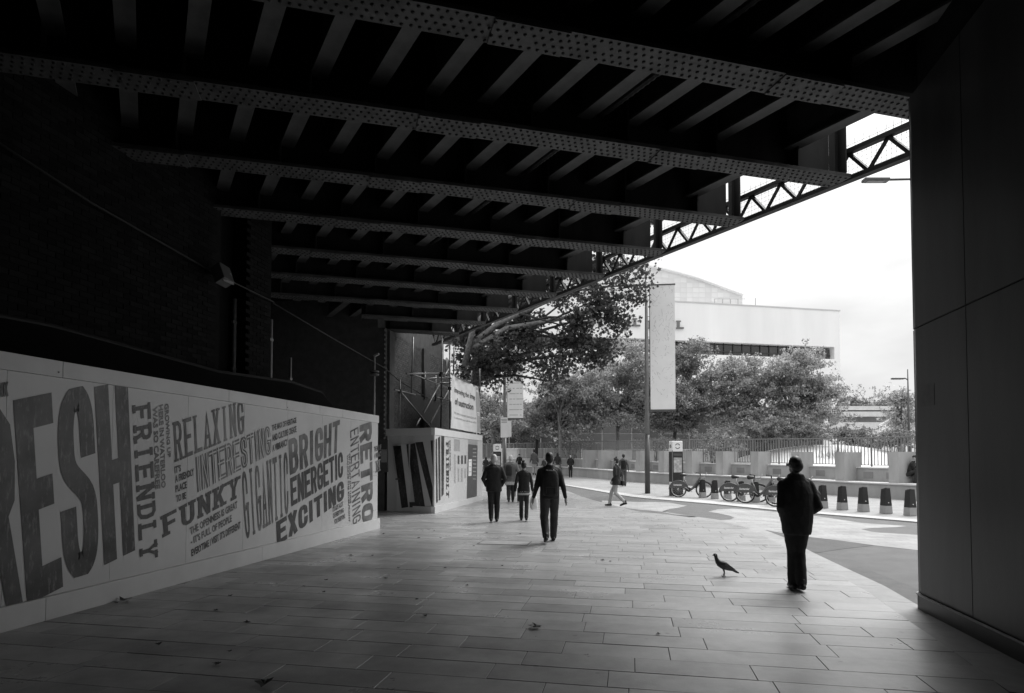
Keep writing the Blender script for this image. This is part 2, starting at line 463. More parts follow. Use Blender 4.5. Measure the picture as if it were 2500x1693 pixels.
def strokes(text, tx=.3, ty=.16, serif=0, gap=.14):
    """flat polygons of a block capital word in a box 0..1 x 0..1"""
    W = [(.55 if c == 'I' and not serif else (.5 if c == ' ' else 1.0)) for c in text]
    tot = sum(W) + gap * (len(text) - 1); x = 0; out = []; lay = 0
    for c, w in zip(text, W):
        sx = w / tot
        x0 = x / tot
        hx, hy = tx / tot / 2, ty / 2
        m = (.10 if serif else 0) * sx
        ax, bx = x0 + hx + m, x0 + sx - hx - m
        fx = lambda u: ax + (bx - ax) * u if c != 'I' else x0 + sx / 2
        fy = lambda v: hy + (1 - 2 * hy) * v
        for pl in GL.get(c, []):
            if c in 'CGOS': pl = crspline(pl)
            P = [(fx(a), fy(b)) for a, b in pl]
            N = len(P); closed = P[0] == P[-1]; nr = []
            for i in range(N):
                a = P[i - 1] if i else (P[-2] if closed else P[0]); b = P[i + 1] if i < N - 1 else (P[1] if closed else P[-1])
                dx, dy = (b[0] - a[0]) / hx, (b[1] - a[1]) / hy
                l = math.hypot(dx, dy) or 1
                k = 1.0
                if 0 < i < N - 1:
                    d1 = ((P[i][0] - P[i-1][0]) / hx, (P[i][1] - P[i-1][1]) / hy); d2 = ((P[i+1][0] - P[i][0]) / hx, (P[i+1][1] - P[i][1]) / hy)
                    n1, n2 = math.hypot(*d1), math.hypot(*d2)
                    cs = (d1[0] * d2[0] + d1[1] * d2[1]) / max(n1 * n2, 1e-9)
                    k = min(1 / max(math.sqrt(max((1 + cs) / 2, 0)), .4), 1.5)
                nr.append((-dy / l * hx * k, dx / l * hy * k))
            if not closed:   # square ends
                for e, f in ((0, 1), (N - 1, N - 2)):
                    dx, dy = (P[e][0] - P[f][0]) / hx, (P[e][1] - P[f][1]) / hy
                    l = math.hypot(dx, dy) or 1
                    if abs(dy) > .98 * l or abs(dx) > .98 * l: P[e] = (P[e][0] + dx / l * hx, P[e][1] + dy / l * hy)
                    elif abs(dy) > .2 * l: P[e] = (P[e][0], P[e][1] + math.copysign(hy, dy))
            offs_ = [[(P[i][0] + sg * nr[i][0], P[i][1] + sg * nr[i][1]) for i in range(N)] for sg in (1, -1)]
            for i in range(N - 1):
                dd_ = ((P[i+1][0] - P[i][0]) / hx, (P[i+1][1] - P[i][1]) / hy)
                e = []
                for o_ in offs_:
                    pa, pb = o_[i], o_[i + 1]
                    if (pb[0] - pa[0]) / hx * dd_[0] + (pb[1] - pa[1]) / hy * dd_[1] <= 0:
                        m_ = ((pa[0] + pb[0]) / 2, (pa[1] + pb[1]) / 2); pa = pb = m_
                    e.append((pa, pb))
                q_ = [e[0][0], e[1][0], e[1][1], e[0][1]]
                if e[0][0] == e[0][1]: q_ = [e[0][0], e[1][0], e[1][1]]
                elif e[1][0] == e[1][1]: q_ = [e[0][0], e[1][0], e[0][1]]
                out.append((q_, lay + (i % 2) * .3))
            lay += 1
        if serif:
            for a, b in SER.get(c, []):
                cx = fx(a); w2 = hx * (1.9 if c != 'N' else 1.6); h2 = ty * serif
                y0, y1 = (0, h2) if b == 0 else ((1 - h2, 1) if b == 1 else (b - h2 / 2, b + h2 / 2))
                out.append(([(cx - w2, y0), (cx + w2, y0), (cx + w2, y1), (cx - w2, y1)], lay)); lay += 1
        x += w + gap
    return out
_ft = {}
def typeset(text, bold=.03):
    """mesh triangles of a line of plain lettering scaled into 0..1 x 0..1"""
    k = (text, bold)
    if k in _ft: return _ft[k]
    cu = bpy.data.curves.new('type', 'FONT'); cu.body = text; cu.offset = bold; cu.resolution_u = 2; cu.fill_mode = 'FRONT'
    o = bpy.data.objects.new('type', cu); COL.objects.link(o)
    me = bpy.data.meshes.new_from_object(o.evaluated_get(bpy.context.evaluated_depsgraph_get()))
    v = np.array([q.co[:2] for q in me.vertices]); f = [tuple(p.vertices) for p in me.polygons]
    bpy.data.objects.remove(o); bpy.data.curves.remove(cu); bpy.data.meshes.remove(me)
    v = (v - v.min(0)) / np.maximum(v.max(0) - v.min(0), 1e-6)
    _ft[k] = (v, f); return _ft[k]
class Face:
    """a vertical printed face: point p, unit direction along it, normal to the viewer"""
    def __init__(s, p, q):
        s.p = Vector((p[0], p[1], 0)); s.u = (Vector((q[0], q[1], 0)) - s.p).normalized()
        s.n = Vector((s.u.y, -s.u.x, 0))
        if (CAM - s.p).dot(s.n) < 0: s.n = -s.n
    def uv(s, px):
        w = at_plane(px[0], px[1], s.p, s.n); return ((w - s.p).dot(s.u), w.z)
    def w(s, a, z, dep): return s.p + s.u * a + s.n * dep + Vector((0, 0, z))
    def flat(s, mb, poly, dep):
        pts = [s.w(a, z, dep) for a, z in poly]
        nn = Vector((0, 0, 0))
        for i in range(len(pts)): nn += (pts[i] - pts[0]).cross(pts[(i + 1) % len(pts)] - pts[0])
        if nn.dot(s.n) < 0: pts.reverse()
        mb.add(pts, [tuple(range(len(pts)))])
    def word(s, mb, text, quad, dep=.004, style='plain', **kw):
        bl, br, tl, tr = [np.array(s.uv(q)) for q in quad]
        f = lambda a, b: tuple((1 - b) * ((1 - a) * bl + a * br) + b * ((1 - a) * tl + a * tr))
        if style == 'plain':
            v, fs = typeset(text, kw.get('bold', .03))
            P = [s.w(*f(a, b), dep) for a, b in v]
            up = (P[fs[0][1]] - P[fs[0][0]]).cross(P[fs[0][2]] - P[fs[0][0]]).dot(s.n)
            mb.add(P, [t if up > 0 else tuple(reversed(t)) for t in fs])
        else:
            for poly, lay in strokes(text, **kw):
                s.flat(mb, [f(a, b) for a, b in poly], dep + .00015 * (lay % 12) )

# ================================================================== THE SETTING
def camdepth(x, y): return -math.sin(YAW) * x + math.cos(YAW) * y
NFL = Vector((-math.sin(YAW), math.cos(YAW), 0))
def ground_sheet(name, pts, zoff, m, kind='structure', parent=None):
    bm = bmesh.new()
    f = bm.faces.new([bm.verts.new((p[0], p[1], 0)) for p in pts])
    f.normal_update()
    if f.normal.z < 0: f.normal_flip()
    bmesh.ops.triangulate(bm, faces=bm.faces[:])
    for d in (27, 47):
        bmesh.ops.bisect_plane(bm, geom=bm.verts[:] + bm.edges[:] + bm.faces[:], plane_co=NFL * d, plane_no=NFL)
    for v in bm.verts: v.co.z = gz(v.co.x, v.co.y) + zoff
    me = bpy.data.meshes.new(name); bm.to_mesh(me); bm.free(); me.materials.append(MATS[m])
    o = link(name, me, parent)
    if kind: o['kind'] = kind
    return o
ground_sheet('ground', [(-700, -300), (700, -300), (700, 900), (-700, 900)], -.10, 'farground')
ground_sheet('road', [(-40, -40), (60, -40), (60, 60), (-40, 60)], -.034, 'asphalt')
P5 = lambda L: [gp(*px_z5(*p)) for p in L]
ground_sheet('sett_crossing', [(p.x, p.y) for p in P5([(0, 612), (140, 612), (250, 618), (330, 632), (390, 641), (330, 655), (250, 668), (180, 690), (280, 710), (460, 728), (650, 757), (735, 752), (775, 738), (735, 720), (640, 700), (560, 688), (640, 670), (760, 664), (900, 672), (1150, 694), (1480, 730), (1800, 777), (2170, 803), (2080, 812), (1900, 818), (1800, 827), (1870, 845), (1950, 855), (2230, 872), (2600, 892), (3200, 930),
    (3200, 1120), (2600, 1035), (2230, 992), (1900, 956), (1640, 920), (1400, 892), (1180, 862), (980, 828), (880, 800), (700, 765), (400, 720), (200, 690), (0, 672), (-300, 640), (-300, 600)])], -.030, 'setts')
ground_sheet('tar_patch', [(p.x, p.y) for p in P5([(1640, 1140), (1800, 1130), (1990, 1200), (2230, 1290), (2330, 1340), (2500, 1500), (2400, 1560), (2230, 1440), (1900, 1255)])], -.029, 'oldtar')
ground_sheet('asphalt_patch', [(p.x, p.y) for p in P5([(1000, 838), (1190, 878), (1400, 895), (1640, 925), (1900, 958), (1650, 985), (1400, 1022), (1180, 905)])], -.0295, 'darktar')

KIN = P5([(4200, 3300), (3000, 2150), (2500, 1790), (2130, 1540), (1850, 1340), (1510, 1155), (1380, 1088), (1190, 985), (1000, 885), (870, 822), (700, 785), (400, 742), (200, 715), (0, 697)]) + [gp(1450, 1222), gp(1386, 1199), gp(1180, 1166)]
KOUT = P5([(4500, 3000), (3300, 2000), (2700, 1680), (2260, 1450), (1915, 1252), (1650, 1143), (1560, 1095), (1400, 1020), (1180, 902), (985, 830), (800, 790), (600, 752), (300, 715), (0, 685)])
def resample(pts, step):
    pts = [Vector((p[0], p[1], 0)) for p in pts]; out = [pts[0]]; acc = 0
    for a, b in zip(pts, pts[1:]):
        L = (b - a).length; t = step - acc
        while t < L:
            out.append(a.lerp(b, t / L)); t += step
        acc = (acc + L) % step if L + acc >= step else acc + L
    out.append(pts[-1]); return out
def xedge(y):
    for a, b in zip(KIN, KIN[1:]):
        if a.y <= y <= b.y: return a.x + (b.x - a.x) * (y - a.y) / max(b.y - a.y, 1e-6)
    return KIN[0].x if y < KIN[0].y else -20
def xleft(y): return -6.3 if y < 13.2 else (-9.5 if y < 18.4 else (-6.4 if y < 23.8 else -14))
def in_view(p):
    v = Vector(p) - CAM; k = v.dot(VF)
    if k < .5: return None
    x = 1250 + FPX * v.dot(VR) / k; y = CY - FPX * v.dot(VU) / k
    return (x, y, k) if -150 < x < 2650 and -150 < y < 1850 else None
bed = [(-14, -8)] + [(k.x - .02, k.y) for k in KIN if k.y > -8] + [(-14, KIN[-1].y)]
pav = ground_sheet('pavement', bed, -.0055, 'joint')
ROW, JT = .345, .006
def slab_geo(x0, x1a, x1b, y0, y1, dz, tilt):
    c = .0018; j = JT / 2
    q = [(x0 + j, y0 + j), (x1a - j, y0 + j), (x1b - j, y1 - j), (x0 + j, y1 - j)]
    q2 = [(x0 + j + c, y0 + j + c), (x1a - j - c, y0 + j + c), (x1b - j - c, y1 - j - c), (x0 + j + c, y1 - j - c)]
    z = [dz + gz(*p) for p in q]
    return ([(p[0], p[1], -.015 + gz(*p)) for p in q] + [(p[0], p[1], zz - c) for p, zz in zip(q, z)] + [(p[0], p[1], zz + tilt * (i - 1.5)) for i, (p, zz) in enumerate(zip(q2, z))],
            [(0, 1, 5, 4), (1, 2, 6, 5), (2, 3, 7, 6), (3, 0, 4, 7), (4, 5, 9, 8), (5, 6, 10, 9), (6, 7, 11, 10), (7, 4, 8, 11), (8, 9, 10, 11)])
slabs = []
y = -3.1
while y < KIN[-1].y - .4:
    xa, xb = xedge(y), xedge(y + ROW); x = xleft(y) - rnd.random() * .9
    while x < min(xa, xb) - .12:
        L = rnd.choice([.6, .75, .9, .9, 1.05, 1.2])
        if x + L > min(xa, xb) - .25: slabs.append((x, xa, xb, y, y + ROW)); break
        slabs.append((x, x + L, x + L, y, y + ROW)); x += L
    y += ROW
vis = []
for i, s in enumerate(slabs):
    c = ((s[0] + s[1]) / 2, (s[3] + s[4]) / 2, 0); q = in_view(c)
    if q and s[1] == s[2] and q[2] < 30: vis.append((q[2], i))
own = set(i for _, i in sorted(vis)[:298])
rest = MB(); cache = {}
for i, (x0, a, b, y0, y1) in enumerate(slabs):
    dz = rnd.uniform(-.0018, .0018); ti = rnd.uniform(-.0006, .0006)
    if i in own:
        k = (round(a - x0, 2), i % 3)
        if k not in cache:
            mb = MB(); L = a - x0
            v, f = slab_geo(-L / 2, L / 2, L / 2, -ROW / 2, ROW / 2, 0, ti); mb.add(v, f); cache[k] = mb.mesh('paving_slab'); cache[k].materials.append(MATS['slab'])
        link('paving_slab', cache[k], pav, None, ((x0 + a) / 2, (y0 + y1) / 2, dz))
    else:
        v, f = slab_geo(x0, a, b, y0, y1, dz, ti); rest.add(v, f)
o = rest.build('far_paving_slabs', 'slab', pav); o['kind'] = 'stuff'
def strip_stones(root, name, inner, outer, step, z0, z1, m, gap=.006):
    A, B = resample(inner, step), [Vector((p[0], p[1], 0)) for p in outer]
    def near(p):
        best = None
        for a, b in zip(B, B[1:]):
            t = max(0, min(1, (p - a).dot(b - a) / max((b - a).length_squared, 1e-9))); q = a.lerp(b, t)
            if best is None or (q - p).length < (best - p).length: best = q
        return best
    for a, b in zip(A, A[1:]):
        if (b - a).length < .15: continue
        t = (b - a).normalized() * gap / 2
        pa, pb = a + t, b - t; qa, qb = near(pa), near(pb)
        if (qa - qb).length < .02 or (qa - pa).length < .04: continue
        ps = [pa, pb, qb, qa]; lo = [(p.x, p.y, gz(p.x, p.y) + z0) for p in ps]; hi = [(p.x, p.y, gz(p.x, p.y) + z1) for p in ps]
        mb = MB()
        fl = (ps[1] - ps[0]).cross(ps[2] - ps[1]).z < 0
        fs = [(4, 5, 6, 7), (0, 1, 5, 4), (1, 2, 6, 5), (2, 3, 7, 6), (3, 0, 4, 7)]
        mb.add(lo + hi, [tuple(reversed(f)) for f in fs] if fl else fs)
        mb.build(name, m, root)
kb = thing('kerb', None, None, (0, 0, 0), kind='structure')
strip_stones(kb, 'kerb_stone', KIN[1:12], KOUT, .95, -.06, -.004, 'kerb')
PKT = P5([(-500, 520), (0, 563), (600, 610), (1160, 664), (1480, 700), (2230, 758), (2700, 800), (3300, 860)])
PKB = P5([(-500, 535), (0, 582), (600, 632), (1160, 688), (1480, 714), (2230, 776), (2700, 818), (3300, 880)])
left = [gp(1180, 1152), gp(1290, 1170)]
leftb = [gp(1180, 1155), gp(1290, 1174)]
kb2 = thing('far_kerb', None, None, (0, 0, 0), kind='structure')
strip_stones(kb2, 'kerb_stone', left + PKB[1:], left + PKT[1:], .9, -.06, .002, 'palekerb')
ground_sheet('footway', [(p.x, p.y) for p in left + PKT[1:]] + [(45, 25), (45, 58), (-38, 58), (-38, left[0].y)], -.004, 'footway')

# ------------------------------------------------------------------ planter wall with benches, railing behind
WALL = [(13.6, 21.5), (12.4, 24.3), (11.0, 27.0), (8.7, 30.6), (5.2, 34.2), (0.9, 37.9), (-1.8, 41.7), (-4.2, 45.4), (-8, 49.5), (-15, 53)]
def smooth(pts, n=8):
    P = [Vector((p[0], p[1], 0)) for p in pts]; out = []
    for i in range(len(P) - 1):
        p0, p1, p2, p3 = P[max(i - 1, 0)], P[i], P[i + 1], P[min(i + 2, len(P) - 1)]
        for k in range(n):
            t = k / n
            out.append(.5 * (2 * p1 + (p2 - p0) * t + (2 * p0 - 5 * p1 + 4 * p2 - p3) * t * t + (3 * p1 - p0 - 3 * p2 + p3) * t ** 3))
    return out + [P[-1]]
WS = resample([(p.x, p.y) for p in smooth(WALL)], .15)
def wnorm(i):
    t = WS[min(i + 1, len(WS) - 1)] - WS[max(i - 1, 0)]; n = Vector((-t.y, t.x, 0)).normalized()
    return n if n.dot(Vector((0, 1, 0))) < 0 and False else (n if (n.dot(-NFL) < 0) else -n)     # away from the viewer
def band(mb, i0, i1, o0, o1, z0, z1, abs_z=True):
    for i in range(i0, i1):
        p = []
        for j in (i, i + 1):
            n = wnorm(j); g = 0 if abs_z else gz(WS[j].x, WS[j].y)
            for o_ in (o0, o1):
                for z in (z0, z1):
                    q = WS[j] + n * o_; p.append((q.x, q.y, z + g))
        fs = [(0, 4, 5, 1), (1, 5, 7, 3), (3, 7, 6, 2)]
        if i == i0: fs.append((0, 1, 3, 2))
        if i == i1 - 1: fs.append((4, 6, 7, 5))
        a, b, c = Vector(p[0]), Vector(p[4]), Vector(p[5])
        if (b - a).cross(c - a).dot(wnorm(i)) > 0: fs = [tuple(reversed(f)) for f in fs]
        mb.add(p, fs)
wl = thing('planter_wall', 'long curved concrete planter wall with a bench ledge and stub piers below the railing', 'wall', tuple(WS[40]))
wo = Vector(wl.location)
NW = len(WS) - 1
mb = MB(wo); band(mb, 0, NW, 0, 1.9, -.05, .58, False); mb.build('bench_base', 'concrete', wl)
mb = MB(wo); band(mb, 0, NW, -.05, 1.18, .582, .64, False); mb.build('bench_ledge', 'concretecap', wl)
mb = MB(wo); band(mb, 0, NW, 1.2, 1.45, .56, 1.22, False); mb.build('low_wall', 'concrete', wl)
mb = MB(wo); band(mb, 0, NW, 1.16, 1.5, 1.222, 1.27, False); mb.build('coping', 'concretecap', wl)
def wall_index(sx, o=.4):
    best = min(range(NW), key=lambda k: abs((in_view(WS[k] + wnorm(k) * o) or (9e9,))[0] - sx)); return best
for x0, x1 in ((2500, 2590), (2030, 2097), (1612, 1676), (1255, 1305), (932, 978), (652, 692), (402, 436), (180, 210), (-20, 6), (-190, -168), (-330, -312), (-450, -434)):
    i1, i0 = wall_index(1560 + .3012 * x0, .38), wall_index(1560 + .3012 * x1, .38)
    if i1 - i0 < 3: i1 = i0 + 3
    mb = MB(wo); band(mb, i0, i1, .38, 1.50, .62, 1.95, False); mb.build('pier', 'concrete', wl)
    for q in (i0 - 5, i0 - 12):
        if q > 3: mb = MB(wo); band(mb, q, q + 3, 1.185, 1.2, .78, 1.06, False); mb.build('recess_panel', 'concretedark', wl)
fn = thing('steel_railing', 'tall grey steel bar railing behind the curved concrete planter wall', 'railing', tuple(WS[40]))
def fpt(i, o=1.53):
    return WS[i] + wnorm(i) * o + Vector((0, 0, gz(WS[i].x, WS[i].y)))
FZ0, FZ1 = 1.29, 2.62
mb = MB(wo); mb.path([fpt(i) + Vector((0, 0, FZ1)) for i in range(NW + 1)], .028, 6); mb.build('top_rail', 'railing', fn)
mb = MB(wo); mb.path([fpt(i) + Vector((0, 0, FZ0 + .08)) for i in range(NW + 1)], .018, 6); mb.build('bottom_rail', 'railing', fn)
mbp = MB(); mbp.box(-.035, .035, -.02, .02, 0, FZ1 - FZ0); pm = mbp.mesh('post'); pm.materials.append(MATS['railing'])
mbb = MB(); mbb.box(-.011, .011, -.02, .02, .06, FZ1 - FZ0 - .02); bm_ = mbb.mesh('bar'); bm_.materials.append(MATS['railing'])
cnt = 0; restb = MB(wo)
for i in range(NW):
    a, b = fpt(i), fpt(i + 1); ang = math.atan2((b - a).y, (b - a).x)
    if i % 10 == 0: link('post', pm, fn, None, a + Vector((0, 0, FZ0)) - wo, ang)
    for k in range(1):
        if i % 10 == 0: continue
        p = a.lerp(b, k / 3) + Vector((0, 0, FZ0)); v = in_view(p)
        if v and v[0] > 1350 and cnt < 285: link('bar', bm_, fn, None, p - wo, ang); cnt += 1
        else: restb.add([Matrix.Translation(p) @ Matrix.Rotation(ang, 4, 'Z') @ Vector(q) for q in mbb.v], mbb.f)
o = restb.build('far_bars', 'railing', fn); o['kind'] = 'stuff'
# raised terrace behind the wall
ground_sheet('terrace', [(q.x, q.y) for q in [WS[k] + wnorm(k) * 1.7 for k in range(0, NW + 1, 6)]] + [(-40, 60), (-60, 140), (120, 140), (60, 21)], 1.0, 'terrace')
mb = MB()
for a, b, dep, h in ((1225, 1420, 54, 1.9), (1470, 1640, 50, 1.75), (1650, 1800, 46, 1.7)):
    p, q = at_d(a, 1080, dep), at_d(b, 1080, dep - 3)
    mb.bar((p.x, p.y, h), (q.x, q.y, h), .4, 1.2)
    lw = thing('terrace_wall', {1225: 'pale low terrace wall seen through the railing left of the lamp post', 1470: 'pale low terrace wall seen through the railing right of the lamp post', 1650: 'pale low terrace wall seen through the railing behind the hire bikes'}[a], 'wall', ((p.x + q.x) / 2, (p.y + q.y) / 2, 1.4), group='low terrace walls')
    mb.off = Vector(lw.location); mb2 = MB(lw.location); mb2.bar((p.x, p.y, h), (q.x, q.y, h), .4, 1.2); mb2.build('wall', 'concretecap', lw)
    mb3 = MB(lw.location); mb3.bar((p.x, p.y, h + .64), (q.x, q.y, h + .64), .5, .08); mb3.build('coping', 'white', lw)
# white shallow dome
c = at_d(2010, 1088, 43)
dm = thing('roof_dome', 'shallow white domed roof rising behind the railing', 'dome', (c.x, c.y, 1.05))
prof = [(7.6 * (1 - k / 16), -.1 + 1.7 * (1 - (1 - k / 16) ** 2)) for k in range(17)]
mb = MB(); mb.lathe([(max(r, 0.001), z) for r, z in prof], (0, 0, 0), 48); mb.build('shell', 'dome', dm, smooth=True)
mb = MB(); mb.lathe([(7.7, -.4), (7.7, -.08), (7.5, -.08)], (0, 0, 0), 48); mb.build('rim', 'concretecap', dm)

# ------------------------------------------------------------------ brick abutment and pier on the left
BW, BH = .225, .075
bu = MB(); bu.box(0, .014, -.1075, .1075, -.0325, .0325); brick_me = bu.mesh('brick')
def brick_face(root, X, y0, y1, z0, z1, m, own_y, own_z, own_n=296):
    """bricks proud of the mortar on a face looking towards +X"""
    off = Vector(root.location); lot = MB(off); me = brick_me.copy(); me.materials.append(MATS[m]); n = 0
    r = 0; z = z0 + BH / 2
    cells = []
    while z < z1 - .02:
        y = y0 + (BW / 2 if r % 2 else BW) - BW / 2 + .0
        while y + .1 < y1:
            cells.append((y, z)); y += BW
        z += BH; r += 1
    for y, z in cells:
        p = Vector((X + rnd.uniform(-.003, .003), y, z))
        if n < own_n and own_y[0] < y < own_y[1] and own_z[0] < z < own_z[1]:
            link('brick', me, root, None, p - off); n += 1
        else: lot.add([p + Vector(v) for v in bu.v], [f for f in bu.f])
    o = lot.build('brickwork', m, root); o['kind'] = 'stuff'
ab = thing('brick_abutment', 'dark brick bridge abutment wall above the printed hoarding', 'wall', (-7.2, 0, 0))
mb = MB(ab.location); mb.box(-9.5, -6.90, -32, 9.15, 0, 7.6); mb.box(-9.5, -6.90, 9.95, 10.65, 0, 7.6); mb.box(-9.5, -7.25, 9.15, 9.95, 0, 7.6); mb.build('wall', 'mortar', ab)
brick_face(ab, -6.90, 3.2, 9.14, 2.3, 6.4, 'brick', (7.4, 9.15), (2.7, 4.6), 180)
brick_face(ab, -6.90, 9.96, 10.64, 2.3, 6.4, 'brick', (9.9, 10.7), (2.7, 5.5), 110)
pr = thing('brick_pier', 'weathered brick bridge pier behind the scaffolding', 'wall', (-8.3, 21.6, 0))
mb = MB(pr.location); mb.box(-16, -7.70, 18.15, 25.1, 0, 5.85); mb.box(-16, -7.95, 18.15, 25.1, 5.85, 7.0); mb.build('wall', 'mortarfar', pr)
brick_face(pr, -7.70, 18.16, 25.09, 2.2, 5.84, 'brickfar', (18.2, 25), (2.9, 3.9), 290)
for a, b in ((18.3, 18.7), (21.6, 22.2)):
    mb = MB(pr.location); mb.box(-7.72, -7.6, a, b, 2, 5.8); mb.build('buttress', 'brickfar', pr)
sp = thing('passage_light_stop', None, None, (-14, 14, 0), kind='structure')
mb = MB(sp.location); mb.box(-16.5, -16.1, 5, 30, 0, 7.5); mb.build('back_light_stop', 'deck', sp)  # dark wall added to close the passage against a light leak
bk = thing('light_stop_walls', None, None, (4, -32, 0), kind='structure')
mb = MB(bk.location); mb.box(-10, 7.2, -34, -32.5, 0, 7.6); mb.build('back_light_stop', 'mortar', bk)  # unseen wall added behind the viewer to cut fill light
mb = MB(bk.location); mb.box(7.2, 8.2, -34, 5.4, 0, 6.88); mb.build('side_light_stop', 'mortar', bk)  # unseen wall added to shut out light from the right
# downpipes and conduits on the abutment
def pipe(name, label, pts, r, m, loc=None, clips=0):
    t = thing(name, label, 'pipe' if 'pipe' in name else 'cable', loc or pts[0])
    mb = MB(t.location); mb.path(pts, r, 8); mb.build('tube', m, t, smooth=True)
    for k in range(clips):
        p = Vector(pts[0]).lerp(Vector(pts[-1]), (k + .5) / clips)
        mb = MB(t.location); mb.obox(p, (.02, 0, 0), (0, r * 1.7, 0), (0, 0, .025)); mb.build('clip', m, t)
    return t
pipe('drain_pipe', 'thin pale downpipe in the brick recess nearest the hoarding', [(-7.15, 9.9, 2.0), (-7.15, 9.9, 4.6)], .035, 'grey', clips=3)
pipe('drain_pipe', 'thin downpipe at the corner of the dark passage', [(-6.95, 10.75, 2.0), (-6.95, 10.75, 4.4)], .03, 'grey', clips=3)
pipe('drain_pipe', 'slim pipe standing inside the dark passage', [(-7.4, 12.2, 2.0), (-7.4, 12.2, 3.9)], .025, 'grey', clips=2)
pipe('wall_cable', 'cable sagging along the dark brick abutment towards the pier', [(-6.8, 4.2, 5.3), (-6.8, 6.5, 4.95), (-6.8, 8.9, 4.75), (-6.8, 10.6, 4.7)], .014, 'rivet')
pipe('wall_cable', 'cable running across the passage and down over the brick pier', [(-6.9, 10.7, 4.72), (-7.2, 14, 4.6), (-7.45, 17.6, 4.45), (-7.55, 19, 4.25), (-7.55, 22.0, 3.95), (-7.55, 24.8, 3.9)], .018, 'rivet')
# floodlight on the abutment
fl = at_plane(*dp(505, 625), (-6.6, 0, 0), Vector((1, 0, 0)))
t = thing('flood_light', 'small pale floodlight bracketed on the dark brick abutment', 'light fitting', fl)
mb = MB(); mb.obox((0, 0, 0), (.07, .02, .05), (-.02, .16, 0), (-.05, 0, .13)); mb.build('housing', 'darkgrey', t, bevel=.01)
mb = MB(); mb.obox((.075, .02, -.03), (.006, 0, 0), (0, .13, 0), (-.03, 0, .1)); mb.build('lens', 'grey', t)
mb = MB(); mb.bar((-.28, 0, .05), (-.05, 0, 0), .04); mb.build('bracket', 'darkgrey', t)

# ------------------------------------------------------------------ railway bridge overhead
GD = Vector((.898, .440, 0)).normalized()           # along a girder
STEP = Vector((-1.284, 1.416, 0))                   # one girder to the next, along the tracks
ZB = 5.9
TN = Vector((-GD.y, GD.x, 0))                       # across a girder
def tip(i): return Vector((3.2, 10.0, ZB)) + STEP * (i - 2)
br = thing('railway_bridge', 'riveted steel railway bridge overhead with cross girders and lattice edge', 'bridge', (0, 8, ZB))
bo = Vector(br.location)
FW = .38; FT = .05
for i in range(-6, 10):
    T = tip(i)
    Lg = (T.x + (7.9 if i >= 8 else (16.3 if 5 <= i else 7.2))) / GD.x
    if i <= 1: Lg = (T.x + 7.2) / GD.x
    A_ = T - GD * Lg
    mb = MB(bo)
    c = (A_ + T) / 2; h = (T - A_) / 2
    mb.obox(c + Vector((0, 0, FT / 2)), h, TN * (FW / 2), Vector((0, 0, FT / 2)))
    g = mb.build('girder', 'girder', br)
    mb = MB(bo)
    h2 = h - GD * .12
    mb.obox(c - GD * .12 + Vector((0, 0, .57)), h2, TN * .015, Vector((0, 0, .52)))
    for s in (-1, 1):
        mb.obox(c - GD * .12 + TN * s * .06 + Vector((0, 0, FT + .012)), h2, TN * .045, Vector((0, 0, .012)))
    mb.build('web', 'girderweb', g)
    k = .06
    while k < min(Lg, 12.5):
        p = T - GD * k; mb = MB(bo)
        for s in (-1, 1):
            mb.obox(p + TN * s * .09 + Vector((0, 0, .58)), GD * .012, TN * .075, Vector((0, 0, .505)))
        mb.obox(p + Vector((0, 0, .58)), GD * .07, TN * .022, Vector((0, 0, .505)))
        k += 1.37 if k > .5 else .85
        mb.build('stiffener', 'girderweb', g)
    if i >= -1:
        mb = MB(bo); k = .05; q = 0
        while k < min(Lg, 13):
            for row in range(4):
                s = (row - 1.5) * .093 + rnd.uniform(-.004, .004)
                if rnd.random() < .015: continue
                inpl = (k + .9) % 3.3 < .78
                p = T - GD * (k + (.045 if row % 2 else 0) + rnd.uniform(-.004, .004)) + TN * s - Vector((0, 0, .016 if inpl else 0))
                vs = []
                for (r, z) in ((.021, .001), (.019, -.008), (.010, -.014)):
                    for a in range(6):
                        vs.append(p + GD * r * math.cos(a * math.pi / 3) + TN * r * math.sin(a * math.pi / 3) + Vector((0, 0, z)))
                fs = [(a + 6 * l, a + 6 * l + 6, (a + 1) % 6 + 6 * l + 6, (a + 1) % 6 + 6 * l) for l in (0, 1) for a in range(6)] + [(12, 13, 14, 15, 16, 17)[::-1]]
                mb.add(vs, fs)
            k += .093
        r_ = mb.build('rivets', 'rivet', g, smooth=False); r_['kind'] = 'stuff'
        kk = 2.4
        while kk < min(Lg, 13) - .8:
            mb = MB(bo); mb.obox(T - GD * (kk + .39) - Vector((0, 0, .007)), GD * .39, TN * (FW / 2 - .006), Vector((0, 0, .0085))); mb.build('splice_plate', 'girder', g); kk += 3.3
# stringers between the girders
SD = STEP.normalized(); SN = Vector((-SD.y, SD.x, 0)); sl = STEP.length
smb = MB()
half = STEP / 2 * .985
smb.obox((0, 0, .018), half, SN * .10, (0, 0, .018)); smb.obox((0, 0, .335), half, SN * .012, (0, 0, .297))
sme = smb.mesh('stringer'); sme.materials.append(MATS['girder'])
offs = [.98, 2.2] + [2.2 + .685 * k for k in range(1, 17)]
ns = 0
for i in range(-5, 9):
    for k, s_ in enumerate(offs):
        p = tip(i) + STEP / 2 - GD * s_ + Vector((0, 0, .36))
        if p.x < (-7 if i < 5 else -9): continue
        if i < -1 and k > 8: continue
        o = link('stringer', sme, br, None, p - bo); ns += 1
# corrugated cable ducts
for i in range(-1, 6):
    a = tip(i) - GD * 4.0 + Vector((0, 0, .45)); b = a + STEP
    mb = MB(bo); mb.path([a.lerp(b, t / 40) for t in range(41)], [.055 if t % 2 else .045 for t in range(41)], 8); mb.build('cable_duct', 'girderweb', br)
